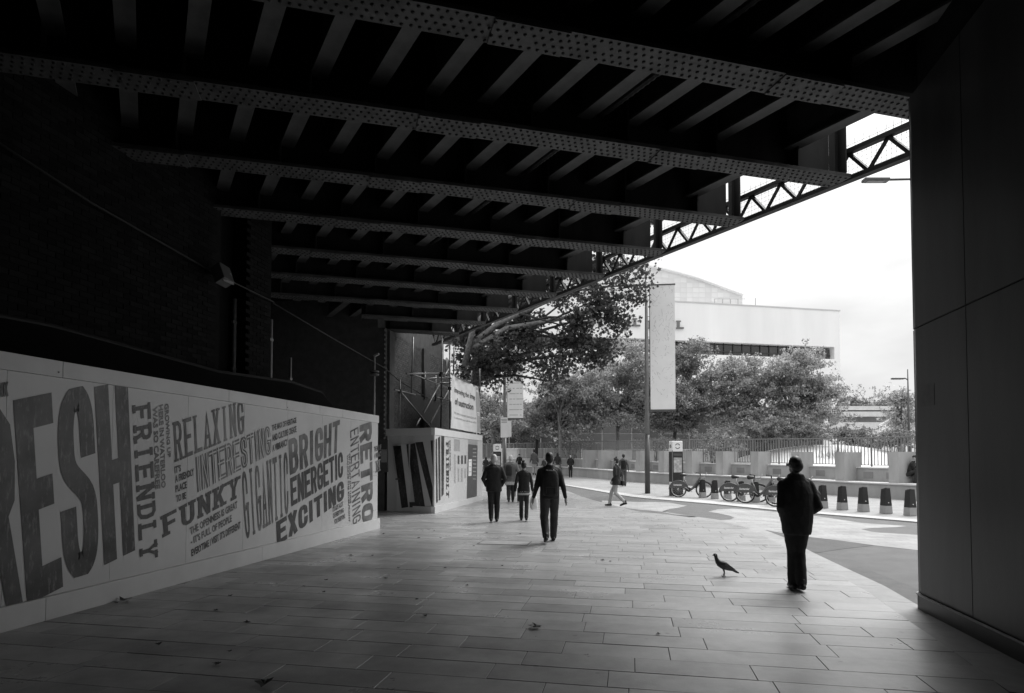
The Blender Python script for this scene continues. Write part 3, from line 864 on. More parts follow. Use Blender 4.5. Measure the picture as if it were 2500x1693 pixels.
# deck: everything over the edge stringer
E0, E1 = tip(9.8) - GD * .93, tip(-16) - GD * .93
poly = [E0, E1, Vector((E1.x, -34, 0)), Vector((-17, -34, 0)), Vector((-17, E0.y + 2, 0)), Vector((-9, E0.y + 1, 0))]
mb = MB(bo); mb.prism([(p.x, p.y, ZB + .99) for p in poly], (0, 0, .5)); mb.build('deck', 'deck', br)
# lattice truss along the edge
tr = SD * 1.0
A_, B_ = tip(-2.0) + GD * .07, tip(10.2) + GD * .07
trs = thing('lattice_truss', 'dark lattice edge truss running along the girder ends of the bridge', 'truss', tuple(tip(3) + GD * .07))
to = Vector(trs.location); TH = .46
Lt = (B_ - A_).length
for nm, z, w in (('bottom_chord', .03, .12), ('top_chord', TH, .10)):
    mb = MB(to); mb.bar(A_ + Vector((0, 0, z)), B_ + Vector((0, 0, z)), w, .07); mb.build(nm, 'truss', trs)
n = int(Lt / .29)
for k in range(n):
    a = A_.lerp(B_, k / n) + Vector((0, 0, .05 if k % 2 else TH - .03)); b = A_.lerp(B_, (k + 1) / n) + Vector((0, 0, TH - .03 if k % 2 else .05))
    mb = MB(to); mb.bar(a, b, .05, .055 if k % 2 else .035, up=GD); mb.build('diagonal', 'truss', trs)
mb = MB(to)   # wire mesh and barbed wire strands
for k in range(int(Lt / .07)):
    p = A_.lerp(B_, k * .07 / Lt) + GD * .05
    mb.bar(p + Vector((0, 0, .05)), p + Vector((0, 0, TH)), .003)
for z in (.12, .19, .26, .33, .40): mb.bar(A_ + GD * .05 + Vector((0, 0, z)), B_ + GD * .05 + Vector((0, 0, z)), .003)
o = mb.build('wire_mesh', 'truss', trs); o['kind'] = 'stuff'
mb = MB(to)
mb.bar(A_ + Vector((0, 0, TH + .10)), B_ + Vector((0, 0, TH + .10)), .004)
k = 0
while k < Lt:
    p = A_.lerp(B_, k / Lt) + Vector((0, 0, TH + .08)); a = rnd.uniform(-.5, .5)
    mb.bar(p - Vector((0, 0, .05)), p + SD * .05 * a + Vector((0, 0, .06 + rnd.random() * .05)), .004); k += .11
o = mb.build('spike_strip', 'truss', trs); o['kind'] = 'stuff'

# ------------------------------------------------------------------ great clad pier on the right
PX, PY0, PY1, PXB = 3.12, -3.0, 7.62, 5.1
cl = thing('bridge_pier', 'huge dark panel-clad bridge pier filling the right edge', 'pier', (PX + .9, 5, 0))
clo = Vector(cl.location)
RC = .16
def pier_outline(g=0.0):
    P = [(PX - g, PY0)]
    P += [(PX - g + (RC + g) * (1 - math.cos(R(t))), PY1 - RC + (RC + g) * math.sin(R(t))) for t in range(0, 91, 9)]
    P += [(PXB, PY1 + g), (PXB, PY0)]
    return P
def skin(nm, g, z0, z1, m, cap=False):
    P = pier_outline(g); n = len(P); mb = MB(clo)
    mb.add([(x, y, z) for z in (z0, z1) for x, y in P], [(k, n + k, n + (k + 1) % n, (k + 1) % n) for k in range(n)] + ([tuple(n + k for k in reversed(range(n)))] if cap else []))
    o = mb.build(nm, m, cl)
    for p in o.data.polygons: p.use_smooth = False
    for k in range(1, 11): o.data.polygons[k].use_smooth = True
    return o
skin('core', -.012, 0, 5.74, 'seam')
ys = [PY0, -.4, 2.0, 4.3, 6.42]
for z0, z1 in ((.17, 3.096), (3.112, 5.74)):
    for a_, b_ in zip(ys, ys[1:]):
        mb = MB(clo); mb.box(PX, PX + .02, a_ + .004, b_ - .004, z0, z1); mb.build('cladding_panel', 'cladding', cl)
    P = [(PX, 6.428)] + pier_outline()[1:12] + [(PX + 1.9, PY1), (PX + 1.9, PY1 - .02), (PX + .02, PY1 - .06), (PX + .02, 6.428)]
    n = len(P); mb = MB(clo)
    mb.add([(x, y, z) for z in (z0, z1) for x, y in P], [(k, n + k, n + (k + 1) % n, (k + 1) % n) for k in range(n)] + [tuple(n + k for k in reversed(range(n))), tuple(range(n))])
    o = mb.build('corner_panel', 'cladding', cl)
    for k in range(1, 11): o.data.polygons[k].use_smooth = True
skin('plinth', .02, -.04, .15, 'cladding', True)
mb = MB(clo); mb.path([(x, y, .158) for x, y in pier_outline(.022)[:13]], .012, 6); mb.build('base_bead', 'grey', cl)
mb = MB(clo); mb.box(PX + .08, PXB, PY0, PY1 - .15, 5.745, 6.88); mb.build('cross_head', 'deck', cl)
mb = MB(clo); pz_ = [at_plane(*px_z4(*p), (PX, 0, 0), Vector((1, 0, 0))) for p in [(1808, 965), (1915, 945), (1915, 1095), (1808, 1112)]]
mb.prism(pz_, (-.002, 0, 0)); mb.build('torn_poster', 'posterghost', cl)

# ================================================================== PRINTED HOARDINGS
HX = -5.90
hd = thing('site_hoarding', 'long white site hoarding printed with big worn block words', 'hoarding', (HX, 6, 0))
ho = Vector(hd.location)
ya = [-6.2, -3.76, -1.32, 1.12, 3.56, 4.78, 6.0, 7.22, 8.44, 9.66, 10.88, 12.1, 13.52]
for a, b in zip(ya, ya[1:]):
    mb = MB(ho); mb.box(HX - .05 + rnd.uniform(-.0012, .0012), HX, a + .002, b - .002, .24, 2.505); mb.build('panel', 'panel', hd)
tb = [-6.2, -2.4, 1.4, 5.35, 8.05, 9.6, 10.75, 11.7, 13.55]
for a, b in zip(tb, tb[1:]):
    mb = MB(ho); mb.box(HX - .09, HX + .012, a + .0015, b - .0015, 2.508, 2.68); mb.build('cap_board', 'paneltrim', hd, bevel=.004)
sb = [-6.2, -2, 2.2, 5.2, 8.9, 13.6]
for a, b in zip(sb, sb[1:]):
    mb = MB(ho); mb.box(HX - .06, HX + .035, a + .0015, b - .0015, -.0, .237); mb.build('skirting_board', 'paneltrim', hd, bevel=.004)
mb = MB(ho); mb.box(HX - .30, HX - .055, 13.46, 13.53, 0, 2.44); mb.build('end_post', 'paneltrim', hd)
mb = MB(ho); mb.box(HX - 1.4, HX - .31, 13.42, 13.50, 0, 2.5); mb.build('return_panel', 'panel', hd)
F1 = Face((HX, 0), (HX, 1))
def Q(f, *p): return [f(*q) for q in p]
def words(face, root, off, lst, prefix=''):
    for txt, quad, m, st, kw in lst:
        mb = MB(off); face.word(mb, txt, quad, style=st, **kw)
        mb.build('printed_word', m, root)
B_ = dict(bold=.035)
words(F1, hd, ho, [
 ('R', Q(px_z1, (-80, 1420), (112, 1345), (-160, 395), (52, 345)), 'print_big', 'wood', dict(tx=.42, ty=.15)),
 ('E', Q(px_z1, (130, 1335), (302, 1245), (62, 350), (246, 312)), 'print_big', 'wood', dict(tx=.46, ty=.155)),
 ('S', Q(px_z1, (300, 1222), (482, 1165), (266, 312), (446, 268)), 'print_big', 'wood', dict(tx=.40, ty=.13)),
 ('H', Q(px_z1, (500, 1142), (648, 1070), (452, 285), (612, 255)), 'print_big', 'wood', dict(tx=.40, ty=.14)),
 ('FRIENDLY', [px_za(1268, 515), px_z1(672, 1128), px_za(1442, 480), px_z1(758, 1102)], 'print_dark', 'wood', dict(tx=.23, ty=.17, serif=1.0, gap=.07)),
 ('GROWING UP', Q(px_za, (1575, 502), (1610, 1018), (1618, 490), (1640, 1008)), 'print_small', 'plain', B_),
 ('HERE IN WATERLOO', Q(px_za, (1522, 512), (1548, 1312), (1565, 500), (1592, 1300)), 'print_small', 'plain', B_),
 ('WAS SO CAREFREE', Q(px_za, (1465, 530), (1490, 1322), (1510, 520), (1538, 1310)), 'print_small', 'plain', B_),
 ('NK', Q(px_za, (-20, 435), (80, 425), (-20, 300), (78, 282)), 'print_mid', 'wood', dict(tx=.36, ty=.14)),
 ('RELAXING', Q(px_zb, (98, 668), (780, 382), (78, 285), (765, 68)), 'print_mid', 'wood', dict(tx=.24, ty=.11, serif=.55, gap=.05)),
 ("IT'S", Q(px_zb, (103, 775), (165, 752), (98, 705), (160, 685)), 'print_small', 'plain', B_),
 ('A FRIENDLY', Q(px_zb, (108, 865), (290, 787), (105, 795), (286, 722)), 'print_small', 'plain', B_),
 ('PLACE', Q(px_zb, (112, 957), (220, 914), (108, 888), (216, 846)), 'print_small', 'plain', B_),
 ('TO BE', Q(px_zb, (118, 1052), (213, 1015), (114, 983), (210, 948)), 'print_small', 'plain', B_),
 ('INTERESTING', Q(px_zb, (315, 958), (1032, 582), (295, 622), (1016, 310)), 'print_mid', 'wood', dict(tx=.38, ty=.16, gap=.08)),
 ('THE MAX OF HERITAGE', Q(px_zb, (1038, 366), (1273, 287), (1035, 308), (1271, 232)), 'print_small', 'plain', B_),
 ('AND CULTURE CREATE', Q(px_zb, (1042, 466), (1273, 377), (1038, 402), (1272, 315)), 'print_small', 'plain', B_),
 ('A VIBRANCY', Q(px_zb, (1042, 566), (1190, 502), (1040, 502), (1188, 436)), 'print_small', 'plain', B_),
 ('FUNKY', [(396, 1314), px_zb(728, 995), (391, 1262), px_zb(735, 790)], 'print_dark', 'wood', dict(tx=.25, ty=.17, serif=.9, gap=.06)),
 ('THE OPENNESS IS GREAT', Q(px_zb, (255, 1368), (706, 1102), (245, 1295), (702, 1035)), 'print_small', 'plain', B_),
 ("- IT'S FULL OF PEOPLE", Q(px_zb, (258, 1462), (652, 1236), (253, 1392), (648, 1166)), 'print_small', 'plain', B_),
 ("EVERYTIME I VISIT IT'S DIFFERENT", Q(px_zb, (266, 1572), (738, 1300), (260, 1502), (734, 1228)), 'print_small', 'plain', B_),
 ('GIGANTIC', Q(px_zb, (780, 1412), (1202, 1148), (738, 768), (1190, 560)), 'print_mid', 'wood', dict(tx=.24, ty=.09, serif=.6, gap=.08)),
 ('BRIGHT', Q(px_zb, (1210, 790), (1680, 562), (1195, 450), (1690, 255)), 'print_mid', 'wood', dict(tx=.36, ty=.16)),
 ('ENERGETIC', Q(px_zb, (1222, 1092), (1720, 800), (1212, 820), (1716, 560)), 'print_dark', 'wood', dict(tx=.36, ty=.17, gap=.1)),
 ('EXCITING', Q(px_zb, (1085, 1470), (1730, 1017), (1078, 1240), (1725, 835)), 'print_dark', 'wood', dict(tx=.38, ty=.2, gap=.1)),
 ("IT'S GOT A LOT", Q(px_zb, (1622, 1147), (1720, 1087), (1620, 1097), (1720, 1037)), 'print_small', 'plain', B_),
 ('OF EVERYTHING', Q(px_zb, (1625, 1207), (1728, 1147), (1622, 1157), (1726, 1102)), 'print_small', 'plain', B_),
 ('FOR EVERYONE', Q(px_zb, (1638, 1264), (1740, 1202), (1636, 1216), (1738, 1157)), 'print_small', 'plain', B_),
 ('ENTERTAINING', Q(px_zb, (1788, 365), (1815, 1272), (1868, 322), (1890, 1222)), 'print_mid', 'wood', dict(tx=.22, ty=.12, gap=.16)),
 ('RETRO', Q(px_zb, (1878, 312), (1905, 1260), (1995, 272), (2010, 1220)), 'print_mid', 'wood', dict(tx=.36, ty=.22, gap=.08)),
 ('ON A SUNNY DAY I LOVE', Q(px_zb, (1775, 582), (1788, 1060), (1790, 580), (1801, 1058)), 'print_small', 'plain', B_),
 ('WALKING THE RIVERFRONT', Q(px_zb, (1757, 592), (1775, 1240), (1771, 590), (1788, 1236)), 'print_small', 'plain', B_),
 ('THE MIX OF', Q(px_zb, (2020, 566), (2086, 546), (2018, 516), (2086, 492)), 'print_small', 'plain', B_),
 ('A VIBRANCY', Q(px_zb, (2022, 632), (2086, 606), (2020, 582), (2086, 556)), 'print_small', 'plain', B_),
 ('H', Q(px_zb, (2032, 766), (2080, 746), (2030, 656), (2078, 632)), 'print_mid', 'wood', dict(tx=.3, ty=.16, serif=.8)),
])
# the pale inline of one word
mb = MB(ho); F1.word(mb, 'INTERESTING', Q(px_zb, (315, 940), (1032, 564), (296, 640), (1016, 328)), dep=.0065, style='wood', tx=.09, ty=.05, gap=.43 - .0) if False else None
for poly, lay in strokes('INTERESTING', tx=.38, ty=.16, gap=.08): pass
bl, br_, tl, tr_ = [np.array(F1.uv(q)) for q in Q(px_zb, (315, 958), (1032, 582), (295, 622), (1016, 310))]
def _f(a, b): return tuple((1 - b) * ((1 - a) * bl + a * br_) + b * ((1 - a) * tl + a * tr_))
for poly, lay in strokes('INTERESTING', tx=.38, ty=.16, gap=.08):
    if len(poly) < 4: continue
    p = np.array(poly); m01 = (p[0] + p[1]) / 2; m23 = (p[3] + p[2]) / 2; k = .26
    q = [m01 + (p[0] - m01) * k, m01 + (p[1] - m01) * k, m23 + (p[2] - m23) * k, m23 + (p[3] - m23) * k]
    F1.flat(mb, [_f(*u) for u in q], .0068 + .00015 * (lay % 12))
mb.build('letter_inline', 'panel', hd)
for (y, z) in [(13.3, 1.35), (13.42, 1.35), (13.3, 1.26), (13.42, 1.26), (13.3, .45), (13.42, .45), (9.62, 2.55), (5.3, 2.56)]:
    mb = MB(ho); mb.path([(HX + (.002 if z < 2.4 else .013), y, z), (HX + (.006 if z < 2.4 else .017), y, z)], .009, 8); mb.build('screw_head', 'darkgrey', hd)

# second hoarding box with its door
K0, K1, KL, KD = (-5.86, 17.63), (-5.90, 23.8), (-7.62, 18.1), (-6.62, 17.84)
hb = thing('hoarding_box', 'white boxed hoarding with a door and giant black slanted bars', 'hoarding', (-6.6, 20, 0))
bo2 = Vector(hb.location)
def wallpanel(mb, p, q, z0, z1, th=.05, inset=0.0):
    p, q = Vector((p[0], p[1], 0)), Vector((q[0], q[1], 0)); u = (q - p).normalized(); n = Vector((u.y, -u.x, 0))
    if (CAM - p).dot(n) < 0: n = -n
    mb.obox((p + q) / 2 - n * (th / 2 + inset) + Vector((0, 0, (z0 + z1) / 2)), (q - p) / 2, n * th / 2, Vector((0, 0, (z1 - z0) / 2)))
lp = lambda a, b, t: (a[0] + (b[0] - a[0]) * t, a[1] + (b[1] - a[1]) * t)
mb = MB(bo2); wallpanel(mb, K0, KD, .2, 2.38); mb.build('front_panel', 'panel', hb)
mb = MB(bo2); wallpanel(mb, KD, KL, .0, 2.38, inset=.06); mb.build('side_panel', 'panel', hb)
mb = MB(bo2); wallpanel(mb, lp(KD, KL, .02), lp(KD, KL, .62), .03, 2.1, inset=.035, th=.025); dr = mb.build('door', 'paneltrim', hb)
mb = MB(bo2); q = lp(KD, KL, .55); mb.box(q[0] - .05, q[0] + .05, q[1] - .09, q[1] - .0, 1.0, 1.04); mb.build('handle', 'darkgrey', dr)
for a, b in ((0, .33), (.33, .66), (.66, 1)):
    mb = MB(bo2); wallpanel(mb, lp(K0, K1, a + .0003), lp(K0, K1, b - .0003), .2, 2.38); mb.build('panel', 'panel', hb)
mb = MB(bo2); wallpanel(mb, K1, (-9, 23.9), 0, 2.4); mb.build('end_panel', 'panel', hb)
for nm, z0, z1, out in (('cap_board', 2.383, 2.60, .012), ('skirting_board', 0, .197, .03)):
    mb = MB(bo2); wallpanel(mb, (K0[0] + out, K0[1] - out), (K1[0] + out, K1[1]), z0, z1, th=.09); mb.build(nm, 'paneltrim', hb)
    mb = MB(bo2); wallpanel(mb, (K0[0] + out - .092, K0[1] - out), KD if nm[0] == 's' else KL, z0, z1, th=.09, inset=-.012); mb.build(nm, 'paneltrim', hb)
mb = MB(bo2); mb.prism([(K0[0] - .06, K0[1] + .05, 2.42), (K1[0] - .06, K1[1], 2.42), (-7.66, 23.8, 2.42), (KL[0] + .1, KL[1] + .2, 2.42)], (0, 0, .04)); mb.build('lid', 'deck', hb)
FL, FR = Face(K0, KD), Face(K0, K1)
FS = Face((KD[0] - FL.n.x * .03, KD[1] - FL.n.y * .03), (KL[0] - FL.n.x * .03, KL[1] - FL.n.y * .03))
for fc, poly in ((FS, [(262, 622), (325, 618), (384, 1110), (330, 1118)]), (FL, [(400, 606), (438, 597), (518, 1112), (440, 1112), (396, 760)]), (FS, [(368, 608), (386, 604), (388, 800)]),
                 (FL, [(392, 1070), (436, 1070), (441, 1112), (394, 1112)]), (FL, [(440, 592), (500, 587), (580, 960), (580, 1100), (570, 1100)]), (FL, [(562, 577), (594, 575), (590, 940)]),
                 (FR, [(599, 570), (613, 560), (619, 1070), (606, 1078)]), (FR, [(620, 555), (638, 545), (641, 1050), (627, 1060)]), (FR, [(646, 538), (671, 530), (666, 1008), (648, 1028)])):
    mb = MB(bo2); fc.flat(mb, [fc.uv(px_z2(*p)) for p in poly], .004); mb.build('printed_bar', 'print_box', hb)
for fc, poly, m in ((FR, [(750, 566), (796, 572), (796, 660), (750, 662)], 'grey'), (FR, [(862, 606), (937, 616), (931, 1030), (850, 1048)], 'darkgrey'),
                    (FR, [(862, 566), (938, 575), (937, 614), (862, 604)], 'grey'),
                    (FR, [(778, 698), (792, 698), (792, 766), (778, 766)], 'darkgrey'), (FR, [(805, 697), (821, 697), (821, 764), (805, 766)], 'darkgrey'), (FR, [(832, 696), (847, 696), (847, 762), (832, 764)], 'darkgrey')):
    mb = MB(bo2); fc.flat(mb, [fc.uv(px_z2(*p)) for p in poly], .004); mb.build('poster', m, hb)
mb = MB(bo2); FR.flat(mb, [FR.uv(px_z2(*p)) for p in [(865, 728), (891, 726), (888, 860), (863, 862)]], .008); mb.build('notice', 'white_paper', hb)
mb = MB(bo2)
for x0, x1, y0, y1, st in ((750, 764, 690, 920, 8), (778, 792, 800, 905, 8), (805, 820, 800, 905, 8), (832, 846, 800, 880, 8)):
    yy = y0
    while yy < y1:
        FR.flat(mb, [FR.uv(px_z2(*p)) for p in [(x0, yy), (x1 - rnd.random() * 3, yy), (x1 - 2, yy + 4), (x0, yy + 4)]], .0045); yy += st
o = mb.build('small_print', 'grey', hb); o['kind'] = 'stuff'
mb = MB(bo2)
for k in range(9):
    yy = 640 + k * 30
    FR.flat(mb, [FR.uv(px_z2(*p)) for p in [(898, yy), (928 - rnd.random() * 10, yy + 1), (926, yy + 10), (898, yy + 9)]], .008)
for k in range(3):
    yy = 745 + k * 40
    FR.flat(mb, [FR.uv(px_z2(*p)) for p in [(868, yy), (886, yy), (886, yy + 5), (868, yy + 5)]], .009)
o = mb.build('panel_print', 'grey', hb); o['kind'] = 'stuff'
words(FR, hb, bo2, [('FRIENDLY', Q(px_z2, (684, 592), (687, 1030), (706, 584), (709, 1034)), 'print_box', 'wood', dict(tx=.3, ty=.2, serif=.9, gap=.06)),
                    ('GROWING UP IN WATERLOO', Q(px_z2, (710, 575), (712, 820), (722, 572), (723, 818)), 'print_small', 'plain', B_),
                    ('THE MIX', Q(px_z2, (753, 608), (793, 610), (753, 570), (793, 575)), 'ink_small', 'plain', B_),
                    ('OF OLD', Q(px_z2, (753, 645), (793, 647), (753, 614), (793, 617)), 'ink_small', 'plain', B_)][:2])
# notice board in the passage beside the door
q = at_d(*px_z2(192, 700), 18.7)
t = thing('notice_board', 'small dark notice board fixed beside the hoarding door', 'sign', q)
mb = MB(); mb.obox((0, 0, 0), FL.u * .14, FL.n * .02, Vector((0, 0, .5))); mb.build('board', 'darkgrey', t)
mb = MB(); mb.obox(FL.n * .023, FL.u * .11, FL.n * .003, Vector((0, 0, .2))); mb.build('sheet', 'grey', t)

# dark tarpaulin roof behind the hoarding
tp = thing('tarpaulin_cover', 'dark tarpaulin sheet sloping down behind the long hoarding', 'tarpaulin', (-6.6, 8, 2.4))
pts = [((-6.82, 2.0, 3.1), (-6.05, 2.0, 2.55)), ((-6.82, 6, 3.25), (-6.05, 6, 2.55)), ((-6.82, 9.0, 3.12), (-6.05, 9.0, 2.55)), ((-6.8, 11.2, 3.22), (-6.05, 11.2, 2.55)), ((-6.7, 12.3, 3.12), (-6.05, 12.6, 2.5)), ((-6.6, 13.0, 2.4), (-6.1, 13.2, 2.3))]
mb = MB(tp.location); vs = []; fs = []
for a, b in pts:
    for k in range(6):
        p = Vector(a).lerp(Vector(b), k / 5); p.z -= .06 * math.sin(k / 5 * math.pi) * (1 + rnd.random()); vs.append(p)
for i in range(len(pts) - 1):
    for k in range(5): fs.append((i * 6 + k, i * 6 + k + 1, i * 6 + k + 7, i * 6 + k + 6))
mb.add(vs, fs); mb.build('sheet', 'tarp', tp, smooth=True)
mb = MB(tp.location); mb.path([Vector(a) for a, b in pts], .03, 6); mb.build('ridge_pole', 'rivet', tp)
# pole with insulators in the passage
b = at_d(*dp(849, 945), 15.6)
t = thing('service_pole', 'slim pale service pole with a round insulator beside the passage', 'pole', (b.x, b.y, 0))
mb = MB(); mb.path([(0, 0, 0), (0, 0, 4.3)], .028, 8); mb.build('shaft', 'grey', t, smooth=True)
mb = MB(); mb.lathe([(.03, 3.78), (.12, 3.8), (.12, 3.84), (.04, 3.86), (.12, 3.88), (.12, 3.92), (.03, 3.94)]); mb.build('insulator', 'darkgrey', t)
mb = MB(); mb.bar((-.02, 0, 4.3), (.12, 0, 4.36), .05); mb.build('clamp', 'grey', t)

# scaffolding and its banner on the box
sc = thing('scaffolding', 'tube scaffolding with braces standing behind the hoarding box', 'scaffolding', (-6.8, 21, 0))
so = Vector(sc.location)
SX = -6.35
def onx(px, X): return at_plane(*px, (X, 0, 0), Vector((1, 0, 0)))
tubes = [(px_zc(885, 330), px_zc(868, 1400), -6.5), (px_zc(535, 310), px_zc(515, 1000), -7.3), (px_zc(375, 820), px_zc(370, 1390), -7.3), (px_zc(678, 730), px_zc(672, 1060), -7.3), (px_zc(808, 770), px_zc(803, 1080), -7.3),
         (px_zc(940, 560), px_zc(932, 800), -7.0), (px_zc(975, 400), px_zc(975, 1420), -6.1), (px_zc(1025, 430), px_zc(1020, 760), -6.4), (px_zc(1235, 715), px_zc(1235, 860), -6.2), (px_zc(1335, 690), px_zc(1335, 920), -6.1),
         (px_zc(455, 752), px_zc(985, 748), -6.6), (px_zc(690, 810), px_zc(985, 800), -6.6), (px_zc(870, 865), px_zc(985, 862), -6.4), (px_zc(500, 750), px_zc(960, 925), -7.2), (px_zc(310, 945), px_zc(560, 1005), -7.2),
         (px_zc(880, 835), px_zc(660, 1225), -6.55), (px_zc(975, 930), px_zc(740, 1345), -6.45), (px_zc(395, 985), px_zc(735, 1390), -7.1), (px_zc(820, 1038), px_zc(960, 1070), -6.4), (px_zc(905, 785), px_zc(1335, 915), -6.12), (px_zc(960, 700), px_zc(905, 790), -6.3), (px_zc(620, 1290), px_zc(570, 1380), -7.0)]
for a, b, X in tubes:
    p, q = onx(a, X), onx(b, X)
    mb = MB(so); mb.path([p, q], .028, 8); mb.build('tube', 'scaffold', sc, smooth=True)
for px, X in ((px_zc(875, 752), -6.5), (px_zc(865, 770), -6.5), (px_zc(520, 755), -7.2), (px_zc(875, 1045), -6.45), (px_zc(975, 930), -6.2), (px_zc(375, 960), -7.2)):
    p = onx(px, X); mb = MB(so); mb.obox(p, (.05, 0, 0), (0, .055, 0), (0, 0, .05)); mb.build('clamp', 'rivet', sc)
bd = thing('site_board', 'plain dark boarding panel behind the scaffolding tubes', 'board', (-7.3, 20.5, 2.4))
mb = MB(bd.location); pl = [onx(px_zc(*p), -7.35) for p in [(400, 985), (870, 1080), (870, 1400), (730, 1400)]]
mb.prism(pl, (.02, 0, 0)); mb.build('sheet', 'truss', bd)
# banner
bn = thing('site_banner', 'wind-ruffled printed construction banner tied to the scaffolding', 'banner', (-5.98, 22, 2.8))
FB = Face((-5.98, 20), (-5.98, 21)); bno = Vector(bn.location)
cor = [np.array(FB.uv(px_zc(*p))) for p in [(985, 1405), (1345, 1470), (990, 765), (1335, 925)]]
def bpos(a, b): return (1 - b) * ((1 - a) * cor[0] + a * cor[1]) + b * ((1 - a) * cor[2] + a * cor[3])
def brip(a, b): return .03 * math.sin(a * 9 + b * 2) * (1 - .4 * b) + .015 * math.sin(a * 23 + b * 7) + .02 * (b > .9) * math.sin(a * 30)
def bw(a, b, d=0):
    s_, z = bpos(a, b); return FB.w(s_, z, brip(a, b) + d)
def bgrid(mb, a0, a1, b0, b1, na, nb, d):
    vs = [bw(a0 + (a1 - a0) * i / na, b0 + (b1 - b0) * j / nb, d) for j in range(nb + 1) for i in range(na + 1)]
    fs = [(j * (na + 1) + i, j * (na + 1) + i + 1, (j + 1) * (na + 1) + i + 1, (j + 1) * (na + 1) + i) for j in range(nb) for i in range(na)]
    mb.add(vs, fs)
mb = MB(bno); bgrid(mb, 0, 1, 0, 1, 40, 24, 0); mb.build('cloth', 'paneltrim', bn, smooth=True)
mb = MB(bno); bgrid(mb, .83, 1, .02, .98, 8, 24, .003); mb.build('side_stripe', 'grey', bn, smooth=True)
def bword(txt, a0, a1, b0, b1, m, bold=.02):
    v, f = typeset(txt, bold); mb = MB(bno)
    mb.add([bw(a0 + (a1 - a0) * x, b0 + (b1 - b0) * y_, .006) for x, y_ in v], f); mb.build('banner_line', m, bn)['kind'] = 'stuff'
bword('improving the image', .08, .80, .66, .80, 'darkgrey'); bword('of construction', .10, .70, .46, .60, 'darkgrey', .03)
bword('We are a considerate constructors site', .08, .80, .28, .33, 'grey', .01); bword('For information please call the site office', .07, .80, .18, .23, 'grey', .01)
bword('CSI', .86, .97, .38, .46, 'white')
mb = MB(bno); mb.path([bw(0, 1.005), bw(.25, 1.0), bw(.5, 1.0), bw(.75, 1.0), bw(1.02, 1.005)], .025, 8); mb.build('tie_tube', 'scaffold', bn)

# ================================================================== STREET FURNITURE
def banner_pole(label, base, H, z0, z1, w, face_u, side, cross, speck, extras=()):
    t = thing('banner_pole', label, 'banner pole', tuple(base), group='banner poles on the footway')
    mb = MB(); mb.path([(0, 0, 0), (0, 0, 2.75)], [.125, .12], 16); mb.build('lower_shaft', 'polelow', t, smooth=True)
    mb = MB(); mb.path([(0, 0, 2.75), (0, 0, H * .55), (0, 0, H)], [.112, .095, .04], 16); mb.build('upper_shaft', 'steelpole', t, smooth=True)
    u = Vector(face_u).normalized(); n = Vector((u.y, -u.x, 0))
    x0 = .16
    mb = MB(); mb.obox(u * (x0 + w / 2) + Vector((0, 0, (z0 + z1) / 2)), u * (w / 2), n * .012, Vector((0, 0, (z1 - z0) / 2))); b = mb.build('banner', 'banner_cloth', t)
    for nm, z in (('top_arm', z1 + .03), ('bottom_arm', z0 - .05)):
        mb = MB(); mb.bar(u * (0.0 if nm[0] == 'b' else -cross) + Vector((0, 0, z)), u * (x0 + w + .03) + Vector((0, 0, z)), .06, .06 if nm[0] == 't' else .10); mb.build(nm, 'darkgrey', t)
    mb = MB(); mb.bar(u * x0 * .95 + Vector((0, 0, z0 - .05)), u * x0 * .95 + Vector((0, 0, z1)), .035); mb.build('tension_rod', 'darkgrey', t)
    for k in range(6):
        z = z0 + (z1 - z0) * (k + .5) / 6
        mb = MB(); mb.bar(u * .05 + Vector((0, 0, z)), u * x0 + Vector((0, 0, z)), .02); mb.build('bracket', 'darkgrey', t)
    r = random.Random(speck)
    mb = MB()
    if speck == 1:      # faint printed twigs
        for k in range(150):
            a = r.random(); zz = z1 - (z1 - z0) * (r.random() ** 1.5) * .9
            p = u * (x0 + .05 + (w - .15) * a) + Vector((0, 0, zz)) - n * -.0135
            q = p + u * r.uniform(-.12, .12) + Vector((0, 0, r.uniform(-.2, .1)))
            q = Vector((q.x, q.y, q.z))
            for nn in (n * .0015,):
                mb.bar(p, q, .012, .002, up=n)
        o = mb.build('faint_print', 'bannerprint', b); o['kind'] = 'stuff'
    elif speck == 2:
        for j in range(14):
            for k in range(4):
                p = u * (x0 + .15 + k * (w - .3) / 3.3) + Vector((0, 0, z0 + .2 + j * (z1 - z0 - .4) / 14)) + n * .0135
                mb.bar(p, p + u * r.uniform(.1, .25), .05, .002, up=n)
        o = mb.build('faint_print', 'bannerprint', b); o['kind'] = 'stuff'
    return t
mat('banner_cloth', .76, .7, .05, 2); mat('bannerprint', .42, .7, .2, 4)
pb = gp(1581, 1205)
cu = VR * 1.0 + NFL * -.12
banner_pole('tall grey banner pole nearest the bridge with a plain pale banner', pb, 11.2, 3.95, 9.85, 1.16, cu, 1, 2.1, 1)
bp1 = [o for o in bpy.data.objects if o.name == 'banner_pole'][0]
mb = MB(); mb.obox(VR * .3 + Vector((0, 0, 2.72)), VR * .2, NFL * .01, Vector((0, 0, .1))); mb.build('finger_sign', 'darkgrey', bp1)
pb2 = gp(1232, 1174)
banner_pole('farther banner pole by the bus notices with a banner of pale printed rows', pb2, 11.5, 4.05, 9.3, 1.05, VR + NFL * -.1, 1, .1, 2)
pb3 = at_d(1738, 1100, 52); pb3.z = 1.0
banner_pole('slim banner pole among the trees with its banner seen edge on', pb3, 9.2, 3.6, 8.6, .9, VR * .28 + NFL, 1, .1, 0)
